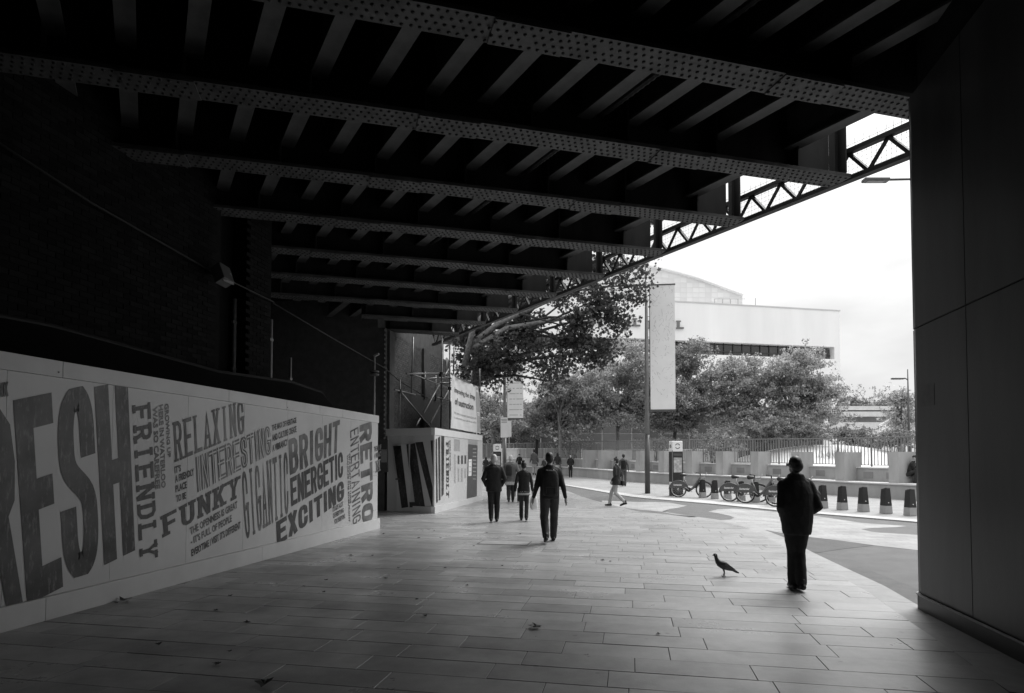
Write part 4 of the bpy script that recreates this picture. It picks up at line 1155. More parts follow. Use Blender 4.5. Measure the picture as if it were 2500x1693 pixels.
# bus stop notices in front of the second pole
p = gp(1228, 1177); p = p - NFL * .6
t = thing('bus_notice', 'two white notice plates on a thin post left of the distant banner pole', 'sign', (p.x, p.y, gz(p.x, p.y)))
mb = MB(); mb.path([(0, 0, 0), (0, 0, 4.0)], .03, 8); mb.build('post', 'steelpole', t)
mb = MB(); mb.obox((VR * .08) + Vector((0, 0, 3.38)) - NFL * .05, VR * .22, NFL * .012, (0, 0, .62)); mb.build('plate', 'white', t)
mb = MB(); mb.obox((VR * .4) + Vector((0, 0, 3.3)) - NFL * .03, VR * .13, NFL * .012, (0, 0, .5)); mb.build('plate', 'white', t)
for k in range(3):
    mb = MB(); mb.obox((VR * .08) + Vector((0, 0, 3.88 - k * .09)) - NFL * .066, VR * .17, NFL * .002, (0, 0, .02)); mb.build('printed_line', 'grey', t)

def ring(mb, c, u, up, r0, r1, a0, a1, n, nrm, th):
    pts = []
    for k in range(n):
        aa, ab = a0 + (a1 - a0) * k / n, a0 + (a1 - a0) * (k + 1) / n
        q = [c + (u * math.cos(x) + up * math.sin(x)) * r for x, r in ((aa, r0), (aa, r1), (ab, r1), (ab, r0))]
        mb.prism(q, nrm * th)
def totem(label, base, H, wf, ws, rz, mapm):
    t = thing('map_totem', label, 'map sign', tuple(base), rz)
    hh = .42
    mb = MB(); mb.box(-wf / 2, wf / 2, -ws / 2, ws / 2, 0, H - hh - .06); mb.build('body', 'black', t, bevel=.01)
    mb = MB(); mb.box(-wf / 2, wf / 2, -ws / 2, ws / 2, H - hh - .055, H); hcap = mb.build('head', 'white', t, bevel=.03)
    X, Z, Y = Vector((1, 0, 0)), Vector((0, 0, 1)), Vector((0, -1, 0))
    c = Vector((0, -ws / 2 - .001, H - hh / 2 - .02))
    for a0, a1 in ((R(20), R(160)), (R(200), R(340))):
        mb = MB(); ring(mb, c, X, Z, .09, .125, a0, a1, 14, Y, .004); mb.build('roundel', 'darkgrey', hcap)
    c2 = Vector((-wf / 2 - .001, 0, H - hh / 2 - .02))
    mb = MB(); ring(mb, c2, Vector((0, -1, 0)), Z, .045, .075, 0, R(359), 20, Vector((-1, 0, 0)), .004); mb.bar(c2 + Vector((-.003, 0, -.04)), c2 + Vector((-.003, 0, .04)), .02, .004, up=(1, 0, 0)); mb.build('side_emblem', 'darkgrey', hcap)
    mb = MB(); mb.box(-wf / 2 + .06, wf / 2 - .06, -ws / 2 - .008, -ws / 2 - .001, 1.05, H - hh - .32); mb.build('map_panel', 'mapprint', t)
    mb = MB(); mb.box(-wf / 2 + .05, wf / 2 - .05, -ws / 2 - .006, -ws / 2 - .001, H - hh - .24, H - hh - .13); mb.build('title_strip', 'darkgrey', t)
    mb = MB(); mb.box(-wf / 2 - .006, -wf / 2 - .001, -ws / 2 + .04, ws / 2 - .04, .45, .62); mb.build('side_label', 'white', t)
    mb = MB(); mb.box(-wf / 2 - .012, -wf / 2 + .012, -ws / 2 - .012, -ws / 2 + .012, .0, H - hh); mb.build('edge_strip', 'steelpole', t)
mat('mapprint', .42, .4, .5, 9)
p = gp(1656, 1212)
totem('black map totem with a white roundel head behind the hire bikes', p + NFL * .35, 2.45, .52, .34, R(24), 'mapprint')
p = gp(1214, 1176)
totem('distant map totem with a roundel head beside the bus notices', p, 2.35, .5, .3, R(12), 'mapprint')

# docking points and hire bikes
d0, d12 = gp(*px_z5(515, 583)), gp(*px_z5(2200, 727))
dl = (d12 - d0).normalized(); drz = math.atan2(VR.y, VR.x)
dname = ['holding the front wheel of the leftmost bike', 'standing empty right of the leftmost bike', 'behind the rear wheel of the second bike', 'between the two overlapping bikes', 'behind the frame of the third bike', 'holding the third bike', 'hidden behind the walking man, left one', 'hidden behind the walking man, right one', 'first empty one right of the walking man', 'second empty one right of the walking man', 'third empty one right of the walking man', 'fourth empty one right of the walking man', 'partly hidden by the great pier']
def make_dock():
    t = thing('docking_point', '', 'bike dock', (0, 0, 0), 0, 'bike docking points in a row')
    def fr(mb, z0, z1, w0, w1, dp0, dp1, sk=0):
        mb.add([(-w0, -dp0, z0), (w0, -dp0, z0), (w0, dp0, z0), (-w0, dp0, z0), (-w1, -dp1, z1), (w1, -dp1, z1), (w1, dp1, z1 + sk), (-w1, dp1, z1 + sk)],
               [(0, 3, 2, 1), (4, 5, 6, 7), (0, 1, 5, 4), (1, 2, 6, 5), (2, 3, 7, 6), (3, 0, 4, 7)])
    mb = MB(); fr(mb, 0, .235, .125, .112, .13, .12); mb.build('base', 'dockgrey', t, bevel=.008)
    mb = MB(); fr(mb, .237, .765, .110, .080, .118, .09, -.03); mb.build('body', 'black', t, bevel=.006)
    mb = MB(); mb.obox((0, -.01, .777), (.086, 0, 0), (0, .1, -.015), (0, 0, .008)); mb.build('cap', 'dockgrey', t)
    mb = MB(); mb.path([(0, -.112, .33), (0, -.118, .33)], .016, 10); mb.build('status_light', 'white', t)
    return t
dk = make_dock()
for i in range(13):
    o = dk if i == 0 else clone(dk)
    o.location = d0 + (d12 - d0) * (i / 12); o.rotation_euler.z = drz + .12
    o['label'] = 'black bike docking point ' + dname[i]
def make_bike():
    t = thing('hire_bike', '', 'bicycle', (0, 0, 0), 0, 'hire bikes at the docks')
    WR = .325; xb, xf = -.53, .53
    for x in (xb, xf):
        mb = MB(); mb.path([(x + WR * math.cos(a * math.pi / 16), 0, WR + .01 + WR * math.sin(a * math.pi / 16)) for a in range(32)], .024, 8, closed=True); w = mb.build('wheel', 'tyre', t, smooth=True)
        mb = MB(); mb.path([(x + (WR - .035) * math.cos(a * math.pi / 16), 0, WR + .01 + (WR - .035) * math.sin(a * math.pi / 16)) for a in range(32)], .014, 6, closed=True); mb.build('rim', 'chrome', w, smooth=True)
        mb = MB()
        for a in range(16):
            an = a * math.pi / 8 + .1; mb.bar((x, .02 * (-1) ** a, WR + .01), (x + (WR - .04) * math.cos(an), 0, WR + .01 + (WR - .04) * math.sin(an)), .004)
        o = mb.build('spokes', 'chrome', w); o['kind'] = 'stuff'
        mb = MB(); mb.path([(x, -.06, WR + .01), (x, .06, WR + .01)], .04, 10); mb.build('hub', 'chrome', w, smooth=True)
    mb = MB()
    mb.path([(xf - .14, 0, .93), (xf - .18, 0, .80), (.10, 0, .42), (-.02, 0, .33), (-.10, 0, .33)], [.035, .05, .055, .055, .045], 10)
    mb.path([(-.10, 0, .33), (-.25, 0, .72)], .026, 8)
    for s in (-1, 1):
        mb.path([(-.10, s * .03, .33), (xb, s * .06, WR + .01)], .014, 6); mb.path([(-.20, s * .02, .6), (xb, s * .06, WR + .01)], .013, 6)
        mb.path([(xf - .15, s * .03, .82), (xf - .06, s * .055, .62), (xf, s * .06, WR + .01)], .017, 6)
    mb.build('frame', 'bikeframe', t, smooth=True)
    mb = MB(); mb.path([(-.25, 0, .72), (-.30, 0, .93)], .018, 8); mb.build('seat_post', 'chrome', t, smooth=True)
    mb = MB(); mb.path([(-.46, 0, .95), (-.40, 0, .96), (-.32, 0, .95), (-.18, 0, .95)], [.05, .085, .06, .022], 10); mb.build('saddle', 'saddle', t, smooth=True)
    mb = MB(); mb.path([(xf - .14, 0, .93), (xf - .16, 0, 1.02)], .022, 8); mb.path([(xf - .33, -.29, 1.05), (xf - .22, -.25, 1.05), (xf - .13, -.1, 1.03), (xf - .13, .1, 1.03), (xf - .22, .25, 1.05), (xf - .33, .29, 1.05)], .015, 8); mb.build('handlebar', 'saddle', t, smooth=True)
    mb = MB(); mb.path([(xf - .02, -.1, .86), (xf + .10, -.1, 1.0), (xf + .12, -.06, 1.06), (xf + .12, .06, 1.06), (xf + .10, .1, 1.0), (xf - .02, .1, .86)], .012, 6); mb.path([(xf - .15, 0, .84), (xf + .06, 0, .86)], .02, 6); mb.build('front_rack', 'dockgrey', t, smooth=True)
    gu = []
    for a in range(0, 11):
        an = R(8 + a * 16.4); gu.append((an, .365))
    for s in (-.045, .045):
        mb = MB(); poly = [(xb + .365 * math.cos(R(a)), s, WR + .01 + .365 * math.sin(R(a))) for a in range(15, 181, 11)] + [(xb - .34, s, WR + .06), (xb + .05, s, WR + .09), (xb + .30, s, WR + .02)]
        mb.prism(poly, (0, .004 if s > 0 else -.004, 0)); g = mb.build('wheel_guard', 'guard', t)
        if s < 0:
            v, f = typeset('Santander', .03); mb = MB(); mb.add([(xb - .2 + .36 * a, s - .006, WR + .17 + .075 * b) for a, b in v], f); mb.build('printed_name', 'white', g)
    mb = MB(); mb.path([(xb + .385 * math.cos(R(a)), 0, WR + .01 + .375 * math.sin(R(a))) for a in range(10, 190, 10)], .03, 6); mb.build('mudguard', 'guard', t, smooth=True)
    mb = MB(); mb.path([(xf + .37 * math.cos(R(a)), 0, WR + .01 + .365 * math.sin(R(a))) for a in range(20, 175, 10)], .025, 6); mb.build('mudguard', 'guard', t, smooth=True)
    mb = MB(); mb.path([(-.10, -.05, .33), (-.10, .05, .33)], .10, 16); mb.build('chain_case', 'saddle', t)
    for s in (-1, 1):
        mb = MB(); mb.bar((-.10, s * .08, .33), (-.10 + s * .12, s * .09, .33 - s * .1), .025, .02); mb.bar((-.10 + s * .12, s * .09, .33 - s * .1), (-.10 + s * .12, s * .19, .33 - s * .1), .07, .02); mb.build('crank', 'chrome', t)
    return t
bk0 = make_bike()
bikes = [((320, 578), (518, 582), 'leftmost hire bike, standing alone in front of the map totem'), ((735, 613), (942, 618), 'second hire bike, its rear wheel left of the overlapping one'),
         ((862, 626), (1072, 632), 'third hire bike, overlapping the second one in front'), ((1105, 655), (1322, 664), 'hire bike half hidden behind the walking man')]
for i, (a, b, l) in enumerate(bikes):
    o = bk0 if i == 0 else clone(bk0)
    p, q = gp(*px_z5(*a)), gp(*px_z5(*b)); d = q - p; d = Vector((d.x, d.y, 0)).normalized()
    o.location = p + d * .53; o.location.z = gz(p.x, p.y); o.rotation_euler.z = math.atan2(d.y, d.x); o['label'] = l
for k, (x, y_, a, l) in enumerate(((1178, 1158, 1.9, 'distant parked bicycle farthest left behind the hoarding box'), (1196, 1161, 1.2, 'distant parked bicycle behind the bald man'))):
    o = clone(bk0); p = gp(x, y_); o.location = p; o.rotation_euler.z = YAW + a; o['label'] = l; o['group'] = 'distant parked bicycles'
# street lamps
def lamp(label, base, H, arm, u, m='polelow'):
    t = thing('street_lamp', label, 'street lamp', tuple(base), group='street lamps')
    u = Vector(u).normalized()
    mb = MB(); mb.path([(0, 0, 0), (0, 0, H * .5), (0, 0, H * 1.12)], [.11, .08, .03], 12); mb.build('column', m, t, smooth=True)
    mb = MB(); mb.path([Vector((0, 0, H)), u * arm * .6 + Vector((0, 0, H + .12)), u * arm + Vector((0, 0, H + .1))], .04, 8); mb.build('arm', m, t, smooth=True)
    mb = MB(); mb.obox(u * (arm + .35) + Vector((0, 0, H + .08)), u * .42, Vector((-u.y, u.x, 0)) * .13, Vector((0, 0, .05))); mb.build('lantern', m, t, bevel=.02)
    mb = MB(); mb.obox(u * (arm + .38) + Vector((0, 0, H + .025)), u * .28, Vector((-u.y, u.x, 0)) * .09, Vector((0, 0, .008))); mb.build('diffuser', 'grey', t)
b = at_d(2350, 1200, 20); b.z = 0
tipz = at_d(*dp(1985, 398), 20)
lamp('street lamp hidden behind the pier, its lantern poking out under the lattice truss', (b.x, b.y, 0), tipz.z - .1, (b - tipz).xy.length - .6, -VR)
b = at_d(*dp(2063, 990), 42)
lamp('distant street lamp near the pier with its arm to the left', (b.x, b.y, 1.0), at_d(*dp(2063, 862), 42).z - 1.0, .35, -VR)

# ================================================================== CONCERT HALL AND FAR BUILDINGS
FD = (VR * .979 + NFL * .204).normalized(); FN = Vector((-FD.y, FD.x, 0))      # along the facade, and away from the viewer
CR0 = at_d(2053, 1000, 86); CR0.z = .4
hall = thing('concert_hall', 'broad white concert hall with a strip window and curved roof behind the trees', 'building', tuple(CR0))
hl = Vector(hall.location)
def hpt(px, back=0): return at_plane(*px, CR0 + FN * back, FN)
ZT = hpt((2053, 761)).z; W1, W0 = hpt(dp(1897, 788)).z, hpt(dp(1897, 816)).z
LEN = 95; RX0, RX1 = -LEN + 4, -.9
def fbox(mb, a, b, z0, z1, d0, d1): mb.obox(CR0 + FD * (a + b) / 2 + FN * (d0 + d1) / 2 + Vector((0, 0, (z0 + z1) / 2 - CR0.z)), FD * (b - a) / 2, FN * (d1 - d0) / 2, Vector((0, 0, (z1 - z0) / 2)))
for nm, a, b, z0, z1, e in (('upper_wall', -LEN, 0, W1, ZT, 0), ('lower_wall', -LEN, 0, .0, W0, 0), ('end_wall', RX1, 0, W0, W1, 0)):
    mb = MB(hl); fbox(mb, a, b, z0, z1, e, 30 if nm != 'end_wall' else 6); mb.build(nm, 'facade', hall)
mb = MB(hl); fbox(mb, -LEN, .15, ZT, ZT + .18, -.06, .6); mb.build('parapet', 'facadetrim', hall)
mb = MB(hl); fbox(mb, RX0, RX1, W0, W1, 2.2, 2.6); mb.build('window_backing', 'reveal', hall)
gm = MB(); gm.obox((0, 0, 0), FD * .62, FN * .03, Vector((0, 0, (W1 - W0) / 2 - .12))); gme = gm.mesh('pane'); gme.materials.append(MATS['glassdark'])
mm = MB(); mm.obox((0, 0, 0), FD * .06, FN * .08, Vector((0, 0, (W1 - W0) / 2))); mme = mm.mesh('mullion'); mme.materials.append(MATS['mullion'])
k = RX1 - .7
while k > RX0 + 1:
    p = CR0 + FD * k + FN * .9; p.z = (W0 + W1) / 2 - .1
    link('pane', gme, hall, None, p - hl)
    p2 = CR0 + FD * (k - .7) + FN * .84; p2.z = (W0 + W1) / 2
    link('mullion', mme, hall, None, p2 - hl); k -= 1.4
mb = MB(hl); fbox(mb, RX0, RX1, W0 + .55, W0 + .65, .75, .85); mb.build('transom', 'mullion', hall)
k = -3.0
while k > -LEN + 6:      # dark glazed lower storeys
    for z in (1.2, 5.0):
        p = CR0 + FD * (k - 2) - FN * .06; mb = MB(hl); mb.obox((p.x, p.y, z + 1.87), FD * 2.0, FN * .05, Vector((0, 0, 1.87))); mb.build('lower_window', 'glassdark', hall)
    k -= 4.1
# curved roof
prof = [hpt(dp(*p), 14) for p in [(1685, 697), (1685, 672), (1655, 661), (1620, 648), (1580, 634), (1540, 622), (1500, 612), (1460, 605), (1400, 598), (1300, 592), (1200, 596), (1100, 605), (1100, 700)]]
mb = MB(hl); mb.prism(prof, FN * 26); cr = mb.build('curved_roof', 'facadetrim', hall)
pan = {}
for r in range(9):
    for c in range(22):
        x0 = 1684 - c * 14 - 13.5; y1 = 697 - r * 11
        y0 = y1 - 10.5
        cx = x0 + 7
        topy = np.interp(cx, [1400, 1460, 1500, 1540, 1580, 1620, 1655, 1685], [598, 605, 612, 622, 634, 648, 661, 672])
        if cx < 1425 or y0 < topy + 3: continue
        q = hpt(dp(x0 + 6.7, (y0 + y1) / 2), 14)
        if not pan: 
            a, b_ = hpt(dp(x0, y0), 14), hpt(dp(x0 + 13.2, y1), 14); pw = (b_ - a).dot(FD) / 2; ph = (a.z - b_.z) / 2
            mq = MB(); mq.obox((0, 0, 0), FD * (pw - .008), FN * .012, Vector((0, 0, ph - .008))); pan['m'] = mq.mesh('cladding_panel'); pan['m'].materials.append(MATS['facadepanel'])
        link('cladding_panel', pan['m'], cr, None, q - hl)
mb = MB(hl); mb.path([p + Vector((0, 0, .1)) - FN * .1 for p in prof[1:12]], .22, 6); mb.build('roof_edge', 'facadetrim', cr)
mb = MB(hl); p = hpt(dp(1744, 700)); mb.path([p + FN * 3, p + FN * 3 + Vector((0, 0, 2.2))], .05, 6); mb.build('mast', 'grey', hall)
for x in (1622, 1640, 1658, 1675):
    p = hpt(dp(x, 696), 4); mb = MB(hl); mb.path([p, p + Vector((0, 0, 1.1))], .05, 6); mb.path([p + Vector((0, 0, 1.1)), hpt(dp(x + 17, 696), 4) + Vector((0, 0, 1.1))], .04, 6); mb.build('roof_rail', 'grey', hall)
FH = Face((CR0 - FN * .02).xy, (CR0 + FD - FN * .02).xy)
bl = FH.uv((1640, 815))[0]
LX = {'V': 1513, 'A': 1531, 'L': 1554}
def sign_letter(ch, xs, w=20, y0=798, y1=778):
    q = [FH.uv((xs - w / 2, y0)), FH.uv((xs + w / 2, y0)), FH.uv((xs - w / 2, y1)), FH.uv((xs + w / 2, y1))]
    f = lambda a, b: tuple((1 - b) * ((1 - a) * np.array(q[0]) + a * np.array(q[1])) + b * ((1 - a) * np.array(q[2]) + a * np.array(q[3])))
    mb = MB(hl)
    for poly, lay in strokes(ch, tx=.3, ty=.2, serif=.8 if ch not in 'VA' else .6):
        mb.prism([FH.w(*f(a, b), .1 + .002 * lay) for a, b in poly], -FN * .12)
    mb.build('sign_letter', 'lettering', hall)
for ch, xs in zip('ROYAL', (1215, 1239, 1262, 1285, 1308)): sign_letter(ch, xs)
for ch, xs in zip('FESTIVAL', (1352, 1377, 1402, 1427, 1447, 1511, 1531, 1554)):
    xs = {'F': 1398, 'E': 1420, 'S': 1443, 'T': 1466, 'I': 1487}.get(ch, xs); sign_letter(ch, xs)
for ch, xs in zip('HALL', (1591, 1614, 1638, 1660)): sign_letter(ch, xs, y0=804, y1=784)
# concrete walkway and stairs at the far right
wk = at_d(*dp(1990, 940), 62)
ww = thing('concrete_walkway', 'pale concrete raised walkway with stairs beside the concert hall', 'walkway', (wk.x, wk.y, 0))
wo2 = Vector(ww.location)
def wpt(x, y, d=62): return at_d(*dp(x, y), d)
def wband(nm, x0, x1, y0, y1, th, m, d=62):
    a, b = wpt(x0, (y0 + y1) / 2, d), wpt(x1, (y0 + y1) / 2, d); h = abs(wpt(x0, y0, d).z - wpt(x0, y1, d).z)
    mb = MB(wo2); mb.bar(a, b, th, h); return mb.build(nm, m, ww)
wband('parapet', 1885, 2120, 925, 934, 3.0, 'concretecap'); wband('slot', 1895, 2120, 934, 937, 2.6, 'reveal'); wband('slab', 1885, 2120, 937, 948, 3.0, 'concretecap')
wband('soffit', 1890, 2120, 948, 961, 1.8, 'concretedark'); wband('lower_wall', 1880, 2120, 961, 992, 3.2, 'concretecap', 61)
for k in range(8):
    a, b = wpt(2000 + k * 6, 985 - k * 3.4, 57), wpt(2060, 985 - k * 3.4, 57); mb = MB(wo2); mb.bar(a, b, .4, .12); mb.build('stair_tread', 'concretecap', ww)
for k in range(4):
    mb = MB(wo2); mb.path([wpt(1996, 980 - k * 5, 56.5), wpt(2056, 946 - k * 5, 56.5)], .05, 6); mb.build('handrail', 'white', ww)
fb = at_d(*dp(2020, 915), 160)
t = thing('far_building', 'faint pale building beyond the far right trees', 'building', (fb.x, fb.y, 0))
mb = MB(t.location); mb.obox((fb.x, fb.y, 8), VR * 2.6, NFL * 8, (0, 0, 8.6)); mb.build('wall', 'facade', t)
for k in range(5):
    mb = MB(t.location); mb.obox(Vector((fb.x, fb.y, 6 + k * 2)) - NFL * 8.05, VR * 2.1, NFL * .06, (0, 0, .5)); mb.build('window', 'facadetrim', t)

# ================================================================== TREES AND PLANTING
nrng = np.random.default_rng(11)
STAR = np.array([(0, -.55), (.16, -.2), (.5, -.12), (.3, .12), (.34, .42), (.08, .28), (0, .6), (-.08, .28), (-.34, .42), (-.3, .12), (-.5, -.12), (-.16, -.2)])
DIA = np.array([(0, -.5), (.3, .0), (0, .5), (-.3, 0)])
def leaves(name, parent, pos, size, m, shape=DIA, droop=0.0, off=(0, 0, 0), flat=0.0):
    n = len(pos); k = len(shape)
    a = nrng.normal(size=(n, 3)); a[:, 2] -= droop; a /= np.linalg.norm(a, axis=1)[:, None]          # leaf axis
    b = nrng.normal(size=(n, 3)); b[:, 2] += flat; b -= (b * a).sum(1)[:, None] * a; b /= np.linalg.norm(b, axis=1)[:, None]     # leaf normal
    c = np.cross(a, b)
    s = size * nrng.uniform(.6, 1.35, size=(n, 1, 1))
    sh = shape[None, :, :] * s
    bend = -.25 * np.abs(shape[None, :, 0:1]) * s
    v = pos[:, None, :] + sh[:, :, 0:1] * c[:, None, :] + sh[:, :, 1:2] * a[:, None, :] + bend * b[:, None, :] - np.array(off)
    me = bpy.data.meshes.new(name)
    me.vertices.add(n * k); me.vertices.foreach_set('co', v.astype(np.float32).ravel())
    me.loops.add(n * k); me.loops.foreach_set('vertex_index', np.arange(n * k, dtype=np.int32))
    me.polygons.add(n); me.polygons.foreach_set('loop_start', np.arange(0, n * k, k, dtype=np.int32)); me.polygons.foreach_set('loop_total', np.full(n, k, dtype=np.int32))
    me.update(calc_edges=True); me.validate()
    me.materials.append(MATS[m])
    return link(name, me, parent)
def crown_points(clusters, n, clump=.35, per=60, pad=.75, hang=0.0):
    """leaf places in layered pads: clusters > pads > twigs > leaves, with gaps between the pads"""
    out = []; cent = []
    w = np.array([c[1] * c[2] * c[3] for c in clusters]) ** .7; w /= w.sum()
    for (ctr, rx, ry, rz), f in zip(clusters, w):
        nl = int(n * f); npad = max(int(nl / 420), 4)
        d = nrng.normal(size=(npad, 3)); d /= np.linalg.norm(d, axis=1)[:, None]
        r = nrng.uniform(.3, 1.0, size=(npad, 1)) ** .55
        cc = np.array(ctr) + d * r * np.array([rx, ry, rz]); cent.append(cc)
        for c in cc:
            ps = pad * nrng.uniform(.5, 1.25); nt_ = int(nrng.integers(8, 15)); k = max(int(nl / npad / nt_), 4)
            tw = c + nrng.normal(size=(nt_, 3)) * np.array([ps, ps, ps * .38]) * .75
            dirs = nrng.normal(size=(nt_, 3)) * np.array([1, 1, .4]); dirs /= np.linalg.norm(dirs, axis=1)[:, None]; dirs[:, 2] -= hang
            tt = nrng.uniform(-1, 1, size=(nt_, k, 1)) * clump * 1.3
            p = tw[:, None, :] + dirs[:, None, :] * tt + nrng.normal(size=(nt_, k, 3)) * clump * np.array([.3, .3, .2])
            out.append(p.reshape(-1, 3))
    return np.concatenate(out), np.concatenate(cent)
def tree(label, base, height, spread, clusters, n, leaf, m, bark='barkdark', group='trees beyond the railing', clump=.45, per=60, r0=.16, shape=DIA, droop=.3, trunk_top=None, name='leafy_tree', lean=(0, 0), pad=.8, hang=.25):
    base = Vector(base); t = thing(name, label, 'tree', tuple(base), group=group)
    top = Vector(trunk_top) if trunk_top else base + Vector((lean[0], lean[1], height * .55))
    mid = base.lerp(top, .5) + Vector((rnd.uniform(-.15, .15), rnd.uniform(-.15, .15), 0))
    mb = MB(base); mb.path([base - Vector((0, 0, .1)), base.lerp(mid, .15), mid, top], [r0 * 1.25, r0, r0 * .85, r0 * .6], 10)
    tk = mb.build('trunk', bark, t, smooth=True)
    pts, cent = crown_points(clusters, n, clump, per, pad, hang)
    leaves('crown', t, pts, leaf, m, shape, droop, tuple(base), 1.1)
    idx = nrng.choice(len(cent), min(len(cent), 42), replace=False)
    for i in idx:
        c = Vector(cent[i]); s = mid.lerp(top, rnd.uniform(.2, 1)); k = s.lerp(c, .5) + Vector((rnd.uniform(-.3, .3), rnd.uniform(-.3, .3), rnd.uniform(.0, .5)))
        mb = MB(base); mb.path([s, k, c], [r0 * .32, r0 * .2, r0 * .06], 6); mb.build('limb', bark, t, smooth=True)
    return t
def ball(x, y, rx, ry, dep, rd=None):
    """crown cluster from its place in the photograph (display pixels) at a real depth"""
    c = at_d(*dp(x, y), dep); k = dep * DD / FPX
    return (tuple(c), rx * k, (rd or (rx + ry) / 2 * k), ry * k)
# big plane tree leaning over from behind the bridge pier
pbase = at_d(*dp(1035, 1040), 30); pbase.z = gz(pbase.x, pbase.y)
pl = [ball(1440, 640, 38, 28, 28), ball(1400, 690, 55, 42, 28), ball(1335, 690, 45, 38, 29), ball(1290, 735, 62, 42, 28), ball(1215, 760, 60, 48, 29), ball(1130, 800, 55, 55, 29), ball(1075, 790, 45, 62, 30), ball(1265, 795, 36, 40, 28),
      ball(1252, 850, 14, 28, 28, .5), ball(1340, 795, 50, 34, 28), ball(1180, 700, 90, 40, 30), ball(1300, 640, 110, 40, 31), ball(1110, 862, 34, 18, 29), ball(1385, 740, 22, 30, 28, .6), ball(1050, 680, 60, 50, 31), ball(1200, 620, 120, 60, 32), ball(1375, 600, 60, 22, 30)] + [((-13 + 2.7 * k, 29.5 + (k % 2) * 1.8, 13.6 + 1.0 * (k % 2) + .12 * k), 2.1, 2.2, 2.0) for k in range(6)] + [ball(1330, 812, 46, 24, 28), ball(1230, 812, 34, 28, 28), ball(1251, 872, 10, 16, 28, .4), ball(1150, 835, 44, 26, 29)]  # high crown clusters out of view, added to shade the left paving
ptop = at_d(*dp(1100, 700), 30)
pt = tree('big plane tree with dark lobed leaves hanging over beside the bridge', pbase, 9, 5, pl, 46000, .17, 'leafplane', 'barkdark', None, .40, 34, .34, STAR, .6, tuple(ptop), name='plane_tree', pad=.6, hang=.8)
pt['group'] = 'plane trees'; del pt['group']
for a in ([(1060, 790), (1130, 735), (1230, 690), (1330, 650)], [(1060, 800), (1150, 745), (1270, 725), (1390, 690)], [(1055, 830), (1075, 740), (1120, 690), (1210, 650)]):
    P = [at_d(*dp(*q), 29.2 - .35 * i) for i, q in enumerate(a)]
    mb = MB(pbase); mb.path(P, [.17, .13, .09, .04], 8); mb.build('bough', 'barkpale', pt, smooth=True)
def gbase(x, dep, z=1.0):
    b = at_d(x * DD, 1080, dep); return (b.x, b.y, z)
T = [
 ('pale leafy tree farthest left, behind the bus notices', 1120, 47, [(1115, 930, 42, 40), (1150, 960, 40, 30), (1125, 975, 38, 25)], 12000, 'leafa', (1135, 960)),
 ('dark rounded tree right of the distant banner pole', 1215, 50, [(1215, 955, 45, 38), (1250, 930, 40, 40), (1190, 975, 35, 20)], 12000, 'leafc', None),
 ('spreading feathery tree below the hanging plane leaves', 1268, 47, [(1290, 905, 60, 50), (1250, 880, 40, 30), (1330, 870, 55, 40), (1290, 955, 75, 30), (1345, 920, 50, 45)], 30000, 'leafa', None),
 ('tall feathery pale tree just left of the lamp post banner', 1400, 49, [(1420, 820, 50, 45), (1390, 870, 65, 55), (1440, 880, 45, 70), (1400, 945, 75, 35)], 30000, 'leafb', None),
 ('tall tree half covered by the plain pale banner', 1535, 48, [(1560, 800, 38, 40), (1545, 860, 60, 60), (1510, 900, 55, 50), (1570, 915, 55, 50), (1530, 960, 70, 28)], 30000, 'leafc', None),
 ('broad bushy tree in front of the strip window', 1690, 48, [(1690, 835, 50, 30), (1660, 880, 60, 55), (1720, 870, 60, 50), (1690, 930, 85, 45), (1650, 930, 40, 40)], 30000, 'leafa', None),
 ('leafy tree at the right end of the concert hall', 1800, 47, [(1790, 825, 55, 32), (1830, 860, 55, 45), (1860, 900, 42, 45), (1790, 890, 60, 50), (1830, 945, 65, 30)], 30000, 'leafb', None),
 ('small dark tree directly right of the concert hall corner', 1940, 75, [(1942, 914, 24, 12), (1925, 916, 14, 10)], 3000, 'leafc', None),
 ('low dark tree beyond the raised walkway', 1998, 80, [(1998, 918, 25, 10), (2015, 925, 25, 10)], 3000, 'leafc', None),
 ('pale wispy tree beside the great pier', 2045, 45, [(2040, 905, 22, 20), (2045, 940, 25, 30), (2055, 970, 20, 20)], 5000, 'leafb', None),
]
for l, x, d, cs, n, m, _ in T:
    cl_ = [ball(a, b, c, e, d + rnd.uniform(-1.5, 1.5)) for a, b, c, e in cs]
    big = d < 60
    tree(l, gbase(x, d), 8 if big else 5, 4, cl_, n, .185 if big else .3, m, 'barkdark' if m == 'leafc' else 'barkpale', per=46, clump=.42 if big else .6, r0=.17, droop=.5)
def shrub(label, x, y, rx, ry, d, n, m='shrub', size=.15):
    b = at_d(x * DD, (y + ry) * DD, d); b.z = 1.0
    t = thing('garden_shrub', label, 'shrub', tuple(b), group='shrubs behind the railing')
    cl_ = [ball(x + rnd.uniform(-.5, .5) * rx, y + rnd.uniform(-.3, .5) * ry, rx * .6, ry * .6, d) for _ in range(4)]
    pts, cent = crown_points(cl_, n, .22, 40); pts = pts[pts[:, 2] > .95]
    leaves('foliage', t, pts, size, m, DIA, -.2, tuple(b))
    for k in range(7):
        c = Vector(cent[k * 3 % len(cent)]); mb = MB(b); mb.path([(b.x + rnd.uniform(-.2, .2), b.y, b.z - .1), (c.x, c.y, max(c.z, b.z + .2))], [.03, .012], 5); mb.build('stem', 'barkdark', t)
